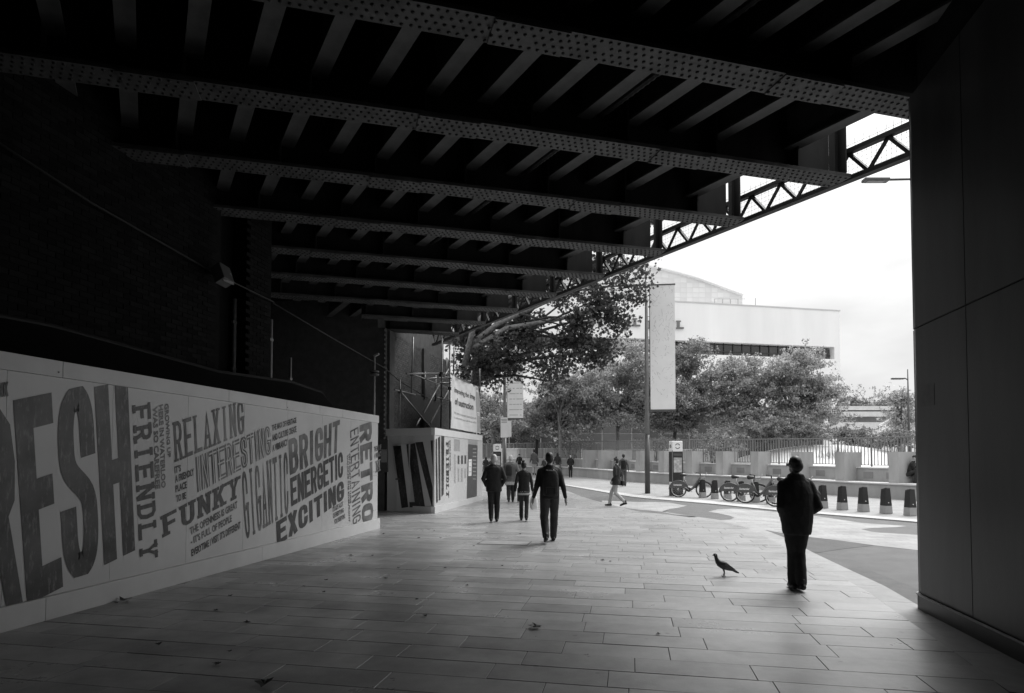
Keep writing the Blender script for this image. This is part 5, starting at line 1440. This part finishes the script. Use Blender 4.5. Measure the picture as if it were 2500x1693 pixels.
for l, x, y, rx, ry, d, n, m in [
 ('dark shrub behind the railing right of the map totem', 1645, 1010, 45, 30, 40, 3500, 'leafc'), ('bushy shrub below the slim edge-on banner', 1620, 985, 40, 22, 42, 2500, 'shrub'),
 ('wide glossy shrub bank left of the tall pale grasses', 1730, 975, 70, 32, 42, 5000, 'shrub'), ('wide shrub bank behind the walking man', 1830, 978, 70, 30, 42, 5000, 'shrub'),
 ('dark shrub left of the walkway stairs', 1935, 985, 40, 22, 44, 3000, 'leafc'), ('low shrub beside the pier under the wispy tree', 2030, 992, 40, 18, 40, 2500, 'shrub'),
 ('low planting behind the railing left of the totem', 1490, 1005, 30, 14, 44, 1500, 'shrub'), ('dense shrub over the dome edge', 1985, 1000, 50, 14, 43, 2500, 'shrub'),
 ('dark shrub in the middle of the railing behind the small children', 1300, 1008, 34, 12, 50, 1500, 'leafc')]:
    shrub(l, x, y, rx, ry, d, n, m)
gb = at_d(*dp(1905, 1020), 38); gb.z = 1.0
gt = thing('pampas_grass', 'tall pale grasses standing behind the railing', 'grass', tuple(gb), kind=None)
mb = MB()
for k in range(240):
    a = rnd.uniform(0, 6.28); r = rnd.uniform(0, 1.4); h = rnd.uniform(.9, 1.75); p = Vector((r * math.cos(a), r * math.sin(a) * .4, 0)); q = p + Vector((rnd.uniform(-.3, .3), rnd.uniform(-.2, .2), h))
    s = Vector((.014, 0, 0)); mb.add([p - s, p + s, p.lerp(q, .6) + s * .8, q, p.lerp(q, .6) - s * .8], [(0, 1, 2, 3, 4)])
o = mb.build('blades', 'grassblade', gt); o['kind'] = 'stuff'
# trees also stand where the viewer turns: none needed behind the bridge

pc_ = gp(1232, 1326)
dc = thing('drain_cover', 'shallow rectangular access cover set into the paving before the middle man', 'drain cover', (pc_.x, pc_.y, 0))
for nm, x, y_, hx_, hy_, m in (('frame_bar', 0, -.25, .5, .012, 'darkgrey'), ('frame_bar', 0, .25, .5, .012, 'darkgrey'), ('frame_bar', -.488, 0, .012, .238, 'darkgrey'), ('frame_bar', .488, 0, .012, .238, 'darkgrey'), ('tray', 0, 0, .476, .238, 'kerb')):
    mb = MB(); mb.obox((x, y_, .0025), (hx_, 0, 0), (0, hy_, 0), (0, 0, .0035)); mb.build(nm, m, dc)
# ------------------------------------------------------------------ fallen leaves on the paving
lm = []
for k in range(4):
    me = bpy.data.meshes.new('fallen_leaf'); P = []
    for (x, y_) in STAR: P.append((x * .13, y_ * .13, .012 + .03 * abs(x) * rnd.uniform(.3, 1.6) + .012 * rnd.random()))
    P.append((0, 0, .006)); me.from_pydata(P, [], [(i, (i + 1) % 12, 12) for i in range(12)]); me.materials.append(MATS['fallen']); lm.append(me)
FLV = [(263, 1364), (228, 1368), (523, 1354), (490, 1387), (796, 1262), (740, 1318), (1010, 1290), (875, 1314), (945, 1362), (965, 1400), (1215, 1427), (1494, 1441), (600, 1557), (1038, 1252), (905, 1290), (735, 1345), (520, 1480), (492, 1510), (845, 1262), (1000, 1222), (1368, 1273), (1385, 1275), (985, 1205), (1105, 1210), (950, 1222), (1075, 1240), (1180, 1213), (870, 1213), (360, 1465), (1265, 1170), (690, 1332), (560, 1415), (1140, 1285), (1060, 1330)]
LVS = []
for i, (x, y_) in enumerate(FLV):
    p = gp(*dp(x, y_)); o = link('fallen_leaf', lm[i % 4], None); o.location = (p.x, p.y, .003); o.rotation_euler = (0, 0, rnd.uniform(0, 6.28)); s = 1.1 if i in (0, 12, 10) else rnd.uniform(.32, .6); o.scale = (s, s, s)
    if o.location.x < HX + .1: o.location.x = HX + .12
    o['category'] = 'leaf'; o['group'] = 'fallen leaves scattered on the paving'; LVS.append(o)

ORD = ['nearest the camera', 'second nearest the camera', 'third nearest the camera', 'fourth nearest the camera', 'fifth nearest the camera', 'sixth nearest the camera', 'seventh nearest the camera', 'eighth nearest the camera', 'ninth nearest the camera', 'tenth nearest the camera', 'eleventh nearest the camera', 'twelfth nearest the camera', 'thirteenth nearest the camera', 'fourteenth nearest the camera', 'fifteenth nearest the camera']
zone = {}
for o in LVS:
    x = o.location.x
    zone.setdefault('along the foot of the long hoarding' if x < -4.9 else ('on the dark left paving' if x < -3.6 else ('in the middle of the paving' if x < -1.6 else 'on the bright right paving')), []).append(o)
for k, L_ in zone.items():
    for i, o in enumerate(sorted(L_, key=lambda q: q.location.y)): o['label'] = 'dry fallen leaf %s, %s' % (k, ORD[min(i, 14)])

# ================================================================== PEOPLE
class Body:
    def __init__(s): s.mb = MB(); s.pts = []; s.pm = []; s.mats = []
    def mi(s, m):
        if m not in s.mats: s.mats.append(m)
        return s.mats.index(m)
    def rec(s, k0, m):
        i = s.mi(m)
        for v in s.mb.v[k0:]: s.pts.append(v); s.pm.append(i)
    def limb(s, pts, m, n=14, sub=4):
        """tapered limb with rounded ends: list of (point, radius)"""
        k0 = len(s.mb.v); P = []; Rr = []
        for (a, ra), (b, rb) in zip(pts, pts[1:]):
            a, b = Vector(a), Vector(b)
            for k in range(sub):
                t = k / sub; P.append(a.lerp(b, t)); Rr.append(ra + (rb - ra) * t)
        P.append(Vector(pts[-1][0])); Rr.append(pts[-1][1])
        d0 = (P[0] - P[1]).normalized(); d1 = (P[-1] - P[-2]).normalized()
        P = [P[0] + d0 * Rr[0] * .85, P[0] + d0 * Rr[0] * .5] + P + [P[-1] + d1 * Rr[-1] * .5, P[-1] + d1 * Rr[-1] * .85]
        Rr = [Rr[0] * .45, Rr[0] * .85] + Rr + [Rr[-1] * .85, Rr[-1] * .45]
        s.mb.path(P, Rr, n); s.rec(k0, m)
    def loft(s, rings, m, n=24):
        """rings of (x, y, z, rx, ry), bottom to top"""
        k0 = len(s.mb.v); vs = []; fs = []; R2 = []
        for a, b in zip(rings, rings[1:]):
            for k in range(3): R2.append(tuple(a[i] + (b[i] - a[i]) * k / 3 for i in range(5)))
        R2.append(rings[-1])
        for x, y_, z, rx, ry in R2:
            for k in range(n):
                a = 2 * math.pi * k / n; cx, sy = math.cos(a), math.sin(a)
                cx = math.copysign(abs(cx) ** .85, cx); sy = math.copysign(abs(sy) ** .85, sy)
                vs.append((x + rx * cx, y_ + ry * sy, z))
        for i in range(len(R2) - 1):
            for k in range(n): fs.append((i * n + k, i * n + (k + 1) % n, (i + 1) * n + (k + 1) % n, (i + 1) * n + k))
        fs.append(tuple(reversed(range(n)))); fs.append(tuple((len(R2) - 1) * n + k for k in range(n)))
        s.mb.add(vs, fs); s.rec(k0, m)
    def ell(s, c, r, m, n=16):
        k0 = len(s.mb.v); vs = []; fs = []; H = n // 2
        for i in range(1, H):
            f = math.pi * i / H
            for k in range(n):
                a = 2 * math.pi * k / n; vs.append((c[0] + r[0] * math.sin(f) * math.cos(a), c[1] + r[1] * math.sin(f) * math.sin(a), c[2] - r[2] * math.cos(f)))
        vs.append((c[0], c[1], c[2] - r[2])); vs.append((c[0], c[1], c[2] + r[2])); M_ = H - 1
        for i in range(M_ - 1):
            for k in range(n): fs.append((i * n + k, i * n + (k + 1) % n, (i + 1) * n + (k + 1) % n, (i + 1) * n + k))
        for k in range(n):
            fs.append((M_ * n, (k + 1) % n, k)); fs.append((M_ * n + 1, (M_ - 1) * n + k, (M_ - 1) * n + (k + 1) % n))
        s.mb.add(vs, fs); s.rec(k0, m)
    def finish(s, name, parent, voxel, cloth=(), wrinkle=.006, iters=2):
        me = s.mb.mesh('raw'); o = bpy.data.objects.new('raw', me); COL.objects.link(o)
        r = o.modifiers.new('r', 'REMESH'); r.mode = 'VOXEL'; r.voxel_size = voxel
        sm = o.modifiers.new('s', 'SMOOTH'); sm.iterations = iters; sm.factor = .5
        out = bpy.data.meshes.new_from_object(o.evaluated_get(bpy.context.evaluated_depsgraph_get()))
        bpy.data.objects.remove(o); bpy.data.meshes.remove(me)
        kd = kdtree.KDTree(len(s.pts))
        for i, p in enumerate(s.pts): kd.insert(p, i)
        kd.balance()
        for m in s.mats: out.materials.append(MATS[m])
        ci = {s.mats.index(c) for c in cloth if c in s.mats}
        vm = [s.pm[kd.find(v.co)[1]] for v in out.vertices]
        seed = Vector((rnd.random() * 50, rnd.random() * 50, 0))
        if wrinkle:
            nor = [v.normal.copy() for v in out.vertices]
            for v, k, n_ in zip(out.vertices, vm, nor):
                if k in ci:
                    q = Vector((v.co.x * 13, v.co.y * 13, v.co.z * 7)) + seed
                    v.co += n_ * (noise.noise(q) * wrinkle + noise.noise(q * 2.3) * wrinkle * .5)
        mi = []
        for p in out.polygons:
            c = [vm[v] for v in p.vertices]; mi.append(max(set(c), key=c.count))
        out.polygons.foreach_set('material_index', mi); out.polygons.foreach_set('use_smooth', [True] * len(mi))
        out.name = name
        return link(name, out, parent)
def hand(b, wr, d, side, m, curl=.5, up=(0, 0, 1)):
    """palm, four unequal curled fingers and a thumb; d = way the fingers point"""
    wr, d = Vector(wr), Vector(d).normalized(); lat = Vector((0, 1, 0)) - d * d.y
    lat = lat.normalized() if lat.length > .2 else Vector((1, 0, 0)); inn = d.cross(lat).normalized() * side
    if inn.x * side > 0: inn = -inn
    pc = wr + d * .05
    b.limb([(wr, .027), (pc + lat * .008, .030), (pc + d * .035, .028)], m, 10, 2)
    b.limb([(pc - lat * .02, .024), (pc - lat * .02 + d * .03, .022)], m, 8, 2); b.limb([(pc + lat * .024, .022), (pc + lat * .026 + d * .03, .020)], m, 8, 2)
    for k, L in enumerate((.066, .075, .070, .055)):
        r_ = pc + d * .04 + lat * (.031 - k * .0205)
        e = r_ + d * L * .5 + inn * L * .15 * curl; f = e + d * L * .5 * (1 - curl * .6) + inn * L * .5 * curl
        b.limb([(r_, .0092), (e, .0086), (f, .0075)], m, 8, 3)
    t0 = wr + d * .025 + lat * .03; t1 = t0 + d * .03 + lat * .022 + inn * .012; b.limb([(t0, .013), (t1, .011), (t1 + d * .028 + inn * .008, .009)], m, 8, 3)
def person(label, foot, head_y, yaw, top='clothblack', legs='clothdark', skin='skin', hair='hairdark', pose='walk', stride=.26, hem=.84, wide=1.0, arms='swing', hairstyle='short', flare=0, lead=1, height=None, voxel=.014, headturn=0, cap=False, extra=None, hemband=None, lean=0, foot_z=None, feet=.075, legw=1.0):
    """foot: photo point (source px) between the feet; head_y: top of the head in the photo"""
    p = gp(*foot) if foot_z is None else foot_z
    k = (p - CAM).dot(VF)
    if height is None: height = (foot[1] - head_y) * k / FPX / math.cos(PITCH)
    s = height / 1.76
    t = thing('person', label, 'person', (p.x, p.y, gz(p.x, p.y) + (.0)), yaw)
    b = Body(); w = wide; L = lead
    cl = (top, legs)
    if pose == 'walk':
        st = stride
        fx_ = feet; A = dict(hip=(.085 * L, 0, .93), knee=(fx_ * 1.1 * L, st * .75, .52), ank=(fx_ * L, st, .09))
        Bk = dict(hip=(-.085 * L, 0, .93), knee=(-fx_ * 1.1 * L, -st * .05 + .03, .49), ank=(-fx_ * L, -st * 1.1, .09 + st * .28))
    elif pose == 'stand':
        A = dict(hip=(.09, 0, .93), knee=(.095, .02, .5), ank=(.10, -.02, .09)); Bk = dict(hip=(-.09, 0, .93), knee=(-.095, .04, .5), ank=(-.10, .03, .09))
    elif pose == 'crouch':      # sitting low, knees up
        A = dict(hip=(.09, -.08, .36), knee=(.12, .30, .56), ank=(.11, .24, .09)); Bk = dict(hip=(-.09, -.08, .36), knee=(-.11, .33, .50), ank=(-.10, .20, .09))
    dz = -.57 if pose == 'crouch' else 0
    for q in (A, Bk):
        h, kn, an = Vector(q['hip']), Vector(q['knee']), Vector(q['ank'])
        lw = w * legw; b.limb([(h, .092 * lw), (h.lerp(kn, .5), .080 * lw), (kn, .068 * lw), (kn.lerp(an, .4), .066 * lw), (an + Vector((0, 0, .0)), .060 * legw)], legs)
    # torso
    lx = lean
    T_ = [(hem - .02, .168 * w + flare, .125 * w + flare * .6), (hem, .176 * w + flare, .13 * w + flare * .6), (.98, .178 * w + flare * .4, .125 * w), (1.10, .168 * w, .118 * w), (1.24, .182 * w, .122 * w), (1.36, .196 * w, .118 * w), (1.43, .170 * w, .098 * w), (1.475, .098, .075), (1.50, .066, .060)]
    b.loft([(0, -.005 + lx * (z - .9), z + dz, rx, ry) for z, rx, ry in T_], top)
    if hemband: b.loft([(0, -.005, z, rx, ry) for z, rx, ry in ((hem - .09, .185 * w + flare, .14 * w), (hem - .04, .19 * w + flare, .145 * w), (hem + .01, .178 * w, .128 * w))], hemband)
    hy = .015 + lx * .75
    b.limb([((0, lx * .55, 1.46 + dz), .056), ((0, hy, 1.56 + dz), .052)], skin, 12, 2)
    hc = Vector((0, hy + .012, 1.645 + dz))
    H = Body(); cz, sz = math.cos(headturn), math.sin(headturn)
    def hp(x, y_, z): return (hc.x + x * cz - y_ * sz, hc.y + x * sz + y_ * cz, hc.z + z)
    b.ell(hp(0, -.004, .012), (.076, .096, .104), skin, 20); b.ell(hp(0, .03, -.05), (.056, .062, .066), skin)
    b.limb([(hp(0, .088, .0), .012), (hp(0, .106, -.028), .014)], skin, 8, 2)
    for sd in (-1, 1):
        b.ell(hp(sd * .079, -.004, -.008), (.010, .020, .030), skin, 10)
        b.limb([(hp(sd * .02, .088, .018), .009), (hp(sd * .045, .08, .018), .008)], skin, 6, 1)
    b.limb([(hp(-.022, .084, -.062), .008), (hp(.022, .084, -.062), .008)], skin, 6, 2)
    # arms
    for sd in (-1, 1):
        sh = Vector((sd * .168 * (w * .6 + .4), lx * .5, 1.385 + dz)); b.limb([((sd * .03, lx * .5, 1.475 + dz), .05), (sh + Vector((0, 0, .012)), .062 * w)], top)
        if arms == 'swing': f = sd * L; el = Vector((sd * .245 * w, -.02 - f * .10, 1.13)); wr = Vector((sd * .265 * w, .06 - f * .18, .90)); dv = (sd * .05, .12 - f * .1, -1)
        elif arms == 'out': el = Vector((sd * .235 * w, -.05, 1.12)); wr = Vector((sd * .285 * w, .02 - .05 * sd, .89)); dv = (sd * .15, .25, -1)
        elif arms == 'front': el = Vector((sd * .30 * w, -.05, 1.12)); wr = Vector((sd * .12, .17, 1.0)); dv = (-sd, .35, -.15)
        elif arms == 'coat': el = Vector((sd * (.262 if sd > 0 else .222), -.07, 1.10)); wr = Vector((sd * .15, .12, .97)); dv = (-sd * .3, .3, -1)
        elif arms == 'pocket': el = Vector((sd * .252 * w, -.07, 1.13)); wr = Vector((sd * .19 * w, .10, .95)); dv = (-sd * .3, .3, -1)
        elif arms == 'face': el = Vector((sd * .16, .22, .62)); wr = Vector((sd * .03, .17, .90 if sd < 0 else .70)); dv = (-sd * .1, -.1, 1)
        b.limb([(sh, .068 * w), (sh.lerp(el, .5), .060 * w), (el, .052 * w), (el.lerp(wr, .5), .045), (wr, .036)], top)
        hand(b, wr + (wr - el).normalized() * .035, dv, sd, skin)
        if arms == 'swing' or arms == 'out': t['hand%d' % sd] = tuple((wr * s))
    if extra: extra(b)
    o = b.finish('body', t, voxel, cl); o.scale = (s, s, s)
    for kk in list(t.keys()):
        if kk.startswith('hand'): del t[kk]
    # hair
    if hairstyle != 'bald':
        g = Body()
        if cap:
            g.ell(hp(0, -.004, .048), (.085, .104, .080), hair, 18); g.ell(hp(0, .085, .045), (.062, .06, .012), hair, 12)
        else:
            g.ell(hp(0, -.010, .034), (.083, .103, .100), hair, 20); g.ell(hp(0, -.045, -.01), (.080, .070, .085), hair, 16)
        if hairstyle == 'bun': g.ell(hp(.0, -.03, .14), (.04, .04, .035), hair, 12)
        if hairstyle == 'long':
            g.loft([(hc.x, hc.y - .035, hc.z + z, rx, ry) for z, rx, ry in ((-.26, .07, .03), (-.2, .095, .05), (-.08, .098, .07), (.04, .09, .085))], hair)
        ho_ = g.finish('hair', t, .012, (hair,), .004)
        # keep the face clear of hair
        for v in ho_.data.vertices:
            q = v.co - hc; fy = -q.x * sz + q.y * cz; lat_ = q.x * cz + q.y * sz
            if fy > .045 and q.z < .075 and not cap and abs(lat_) < .075: v.co = hc + (q * .72)
        ho_.scale = (s, s, s)
    for q in (A, Bk):
        an = Vector(q['ank']); lift = an.z - .09
        sb = Body(); heel = an + Vector((0, -.055, -.045)); toe = an + Vector((0, .155, -.062 - lift * .72))
        sb.limb([(heel, .042), (an + Vector((0, .03, -.045 - lift * .2)), .044), (toe, .036)], 'shoe', 12, 4); sb.limb([(an + Vector((0, -.02, .03)), .05), (an + Vector((0, -.01, -.03)), .048)], 'shoe', 12, 2)
        for v in range(len(sb.mb.v)):
            x, y_, z = sb.mb.v[v]
            if z < .006: sb.mb.v[v] = (x, y_, .006)
        so_ = sb.finish('shoe', t, .012, (), 0); so_.scale = (s, s, s)
    return t, s
AW = YAW + .0        # facing straight away from the viewer
def pack(label, person_t, s, w=.15, d=.09, z0=.98, z1=1.42, m='clothblack', y=-.2, x=0):
    """backpack on somebody's back"""
    M_ = Matrix.Translation(person_t.location) @ Matrix.Rotation(person_t.rotation_euler.z, 4, 'Z')
    loc = M_ @ (Vector((x, y, z0)) * s)
    t = thing('backpack', label, 'backpack', tuple(loc), person_t.rotation_euler.z)
    b = Body(); h = (z1 - z0) * s; b.loft([(0, 0, z * h, w * s * k, d * s * k2) for z, k, k2 in ((0, .8, .8), (.1, 1, 1), (.5, 1.02, 1.1), (.85, .95, .9), (1, .7, .6))], m)
    b.finish('bag', t, .014, (m,), .006)
    mb = MB(); mb.path([(-w * s * .6, -d * s * 1.02, .12 * h), (-w * s * .6, -d * s * 1.12, .35 * h), (w * s * .6, -d * s * 1.12, .35 * h), (w * s * .6, -d * s * 1.02, .12 * h)], .008, 6); mb.build('pocket_seam', 'black', t)
    for sx in (-1, 1):
        mb = MB(); mb.path([(sx * w * s * .6, d * s * .6, h * .1), (sx * w * s * .7, (d + .10) * s, h * .45), (sx * w * s * .65, (d + .18) * s, h * .9), (sx * w * s * .5, (d + .10) * s, h * 1.05), (sx * w * s * .4, d * s * .3, h * .95)], .018, 6); mb.build('strap', 'black', t, smooth=True)
    return t
# the man in front on the right
def coat(b):
    b.loft([(0, -.01, z, rx, ry) for z, rx, ry in ((.74, .17, .145), (.78, .18, .15), (.95, .20, .16), (1.12, .21, .165), (1.28, .20, .155), (1.37, .165, .13), (1.44, .11, .105))], 'clothblack')
    b.loft([(0, .0, z, rx, ry) for z, rx, ry in ((1.42, .13, .11), (1.47, .115, .105), (1.52, .10, .095), (1.535, .085, .08))], 'clothblack')
A1, s1 = person('man in a bulky black coat walking past the pigeon', (1947, 1441), 1116, AW - .12, legs='clothblack', skin='skindim', pose='walk', stride=.06, hem=.78, wide=1.0, arms='coat', lead=-1, feet=.032, legw=1.15, voxel=.010, headturn=.3, extra=coat)
gl = thing('eyeglasses', 'dark glasses worn by the man in the bulky black coat', 'glasses', tuple(A1.location + Vector((0, 0, 1.655 * s1))), A1.rotation_euler.z + .3)
for sx in (-1, 1):
    mb = MB(); mb.obox((sx * .036, .106, 0), (.024, 0, 0), (0, .003, 0), (0, 0, .016)); mb.build('lens', 'black', gl, bevel=.006)
    mb = MB(); mb.path([(sx * .062, .104, .006), (sx * .086, .06, .006), (sx * .088, -.01, .0)], .004, 6); mb.build('temple', 'black', gl)
mb = MB(); mb.path([(-.012, .108, .004), (.012, .108, .004)], .004, 6); mb.build('bridge', 'black', gl)
def jacket(b):
    b.loft([(0, -.005, z, rx, ry) for z, rx, ry in ((.86, .185, .135), (.90, .19, .14), (1.1, .19, .135), (1.3, .205, .13), (1.40, .165, .11), (1.48, .09, .085), (1.52, .075, .075))], 'clothblack')
A2, s2 = person('man with a dark backpack walking away in the middle of the paving', (1342, 1325), 1106, AW + .03, pose='walk', stride=.24, hem=.88, wide=1.08, arms='out', lead=1, feet=.095, legw=1.12, voxel=.011, extra=jacket)
pack('dark backpack on the man in the middle of the paving', A2, s2, .15, .085, .92, 1.42, 'clothblack', -.215)
def suit(b):
    b.loft([(0, -.005, z, rx, ry) for z, rx, ry in ((.80, .205, .15), (.84, .21, .15), (1.0, .19, .14), (1.2, .205, .14), (1.34, .215, .13), (1.41, .16, .10), (1.47, .09, .08))], 'clothblack')
person('white-haired man in a black suit walking beside the hoarding box', (1206, 1275), 1111, AW + .05, legs='clothblack', skin='skinpale', pose='walk', stride=.09, hem=.82, wide=1.12, arms='pocket', hairstyle='short', hair='hairgrey', lead=1, voxel=.012, extra=suit)
A4, s4 = person('man in a mid-grey jacket with a shoulder bag behind the white-haired man', (1247, 1227), 1112, AW, top='clothmid', legs='clothdark', skin='skinpale', hair='hairgrey', pose='walk', stride=.12, hem=.74, wide=1.2, arms='swing', voxel=.014, hemband='clothlight')
pack('black bag slung on the back of the grey-jacketed man', A4, s4, .12, .08, 1.0, 1.4, 'clothblack', -.21, -.07)
tc_ = A4.location + Vector((.42, -.05, 0))
tl_ = thing('trolley_case', 'small dark trolley case pulled beside the grey-jacketed man', 'suitcase', (tc_.x, tc_.y, 0), AW)
mb = MB(); mb.box(-.16, .16, -.1, .1, .05, .55); mb.build('case', 'black', tl_, bevel=.03)
for sx in (-1, 1):
    mb = MB(); mb.path([(sx * .11, -.1, .56), (sx * .11, -.12, .92)], .009, 6); mb.build('rod', 'steelpole', tl_)
    mb = MB(); mb.path([(sx * .13 - .015, -.06, .04), (sx * .13 + .015, -.06, .04)], .035, 10); mb.build('wheel', 'tyre', tl_)
mb = MB(); mb.path([(-.12, -.12, .92), (.12, -.12, .92)], .014, 6); mb.build('handle', 'black', tl_)
A5, s5 = person('woman with a hair bun, black top and pale hem, between the two men', (1279, 1272), 1128, AW - .03, legs='clothdark', pose='walk', stride=.13, hem=.86, wide=.95, flare=.02, arms='swing', hairstyle='bun', lead=-1, voxel=.012, hemband='clothlight')
hb_ = A5.location + (VR * .27 - NFL * .02) * 1.0
bg_ = thing('carrier_bag', 'white carrier bag hanging beside the woman with a bun', 'bag', (hb_.x, hb_.y, .30), AW)
b = Body(); b.loft([(0, 0, z, rx, ry) for z, rx, ry in ((0, .07, .03), (.03, .10, .05), (.18, .105, .05), (.32, .085, .03), (.36, .06, .015))], 'white'); b.finish('bag', bg_, .012, ('white',), .012)
mb = MB(); mb.path([(-.04, 0, .35), (-.01, 0, .46), (.02, 0, .46), (.04, 0, .35)], .006, 6); mb.build('handles', 'white', bg_)
# people farther off
A6, s6 = person('far man in a dark jacket and pale trousers walking away with arms out', px_z8(950, 515), px_z8(0, 222)[1], AW, top='clothmid', legs='clothlight', arms='out', stride=.10, hem=.8, voxel=.018)
A7, s7 = person('far person in a flat cap and black pack with patterned trousers', px_z8(780, 500), px_z8(0, 272)[1], AW, top='clothblack', legs='clothlight', hair='clothblack', cap=True, arms='swing', stride=.1, voxel=.018)
pack('small black pack on the far person in a flat cap', A7, s7, .13, .07, 1.0, 1.4, 'clothdark', -.2)
person('far child in a grey top half hidden by the man in the middle', px_z8(1058, 505), px_z8(0, 290)[1], AW + .4, top='clothmid', legs='clothlight', hair='hairgrey', arms='out', stride=.1, height=1.35, voxel=.018)
person('far person in a dark jacket and white trousers right of the middle man', px_z8(1213, 515), px_z8(0, 260)[1], AW + .2, top='clothdark', legs='clothpale', arms='swing', hairstyle='long', stride=.08, voxel=.018)
A10, s10 = person('far woman in black facing the camera beside the planter wall', px_z8(1362, 540), px_z8(0, 282)[1], AW + math.pi - .1, top='clothblack', legs='clothblack', skin='skinpale', hairstyle='long', arms='pocket', stride=.06, hem=.86, voxel=.018)
A11, s11 = person('woman in a flared black jacket and pale jeans striding by the lamp post', px_z8(1885, 868), px_z8(0, 318)[1], AW + 1.05, top='clothblack', legs='clothlight', arms='pocket', hairstyle='bun', stride=.30, hem=.80, flare=.07, lead=1, voxel=.014)
sbp = A11.location + VR * .17 + Vector((0, 0, .72))
sbg = thing('shoulder_bag', 'small dark shoulder bag on the hip of the striding woman', 'bag', tuple(sbp), AW + .5)
mb = MB(); mb.box(-.05, .05, -.13, .13, 0, .18); mb.build('pouch', 'black', sbg, bevel=.02)
mb = MB(); mb.path([(0, -.1, .17), (-.06, -.1, .45), (-.2, -.02, .72)], .01, 6); mb.build('strap', 'black', sbg)
A12, s12 = person('man with a black backpack walking ahead of the striding woman', px_z8(1965, 640), px_z8(0, 274)[1], AW - .25, top='clothmid', legs='clothmid', arms='swing', stride=.14, voxel=.015)
pack('black backpack on the man ahead of the striding woman', A12, s12, .14, .08, .95, 1.42, 'clothblack', -.2)
# seated man on the ledge by the column
sp_ = at_d(*px_z5(2195, 500), 25.4)
pz = Vector((sp_.x, sp_.y, sp_.z))
A13, s13 = person('man in a flat cap crouching on the wall ledge beside the pier', px_z5(2195, 500), 0, AW + math.pi + .75, top='clothblack', legs='clothdark', hair='clothdark', cap=True, pose='crouch', arms='face', height=1.72, voxel=.014, foot_z=pz, hem=.88, lean=.25)
A13.location.z = .64
person('cyclist in dark clothes farthest left beyond the hoarding box', (1186, 1163), 1116, AW + .3, top='clothdark', legs='clothdark', arms='front', stride=.05, voxel=.02, hairstyle='long')
person('person in dark clothes standing beside the distant map totem', (1200, 1166), 1118, AW - .3, top='clothdark', legs='clothmid', arms='front', stride=.05, voxel=.02)

# ------------------------------------------------------------------ pigeon
pp = gp(*px_z5(682, 1222))
pg = thing('pigeon', 'dark pigeon standing on the bright paving left of the man in the coat', 'bird', (pp.x, pp.y, .002), AW + R(180) + .15)
b = Body()    # +x is the tail side, head towards -x when seen from the viewer
X = 1
b.limb([((.085, 0, .215), .030), ((.05, 0, .185), .052), ((-.02, 0, .150), .060), ((-.09, 0, .115), .040), ((-.15, 0, .088), .022)], 'feather', 14, 5)
b.limb([((.075, 0, .20), .036), ((.10, 0, .255), .026), ((.108, 0, .29), .024)], 'feather', 12, 4)
b.ell((.115, 0, .302), (.030, .023, .024), 'feather', 14)
b.limb([((.143, 0, .300), .007), ((.163, 0, .294), .003)], 'feather', 8, 2)
b.limb([((-.12, 0, .10), .020), ((-.20, 0, .058), .018), ((-.235, 0, .042), .010)], 'feather', 12, 4)
b.finish('body', pg, .006, (), 0)
for sy in (-1, 1):
    mb = MB(); mb.add([(.05, sy * .055, .20), (.0, sy * .064, .165), (-.10, sy * .045, .115), (-.19, sy * .02, .085), (-.10, sy * .05, .145), (.0, sy * .062, .20)], [(0, 1, 2, 3, 4, 5)]); w_ = mb.build('wing', 'feather', pg)
    mb = MB(); x0 = .0 if sy > 0 else -.015
    mb.path([(x0, sy * .025, .10), (x0 - .012, sy * .025, .05), (x0, sy * .025, .006)], [.010, .006, .005], 6)
    for a in (-.5, 0, .5, 3.1): mb.path([(x0, sy * .025, .006), (x0 + .032 * math.cos(a), sy * .025 + .032 * math.sin(a), .004)], [.004, .002], 5)
    mb.build('leg', 'darkgrey', pg)
    mb = MB(); mb.path([(.122, sy * .020, .306), (.122, sy * .0235, .306)], .005, 8); mb.build('eye', 'white', pg)
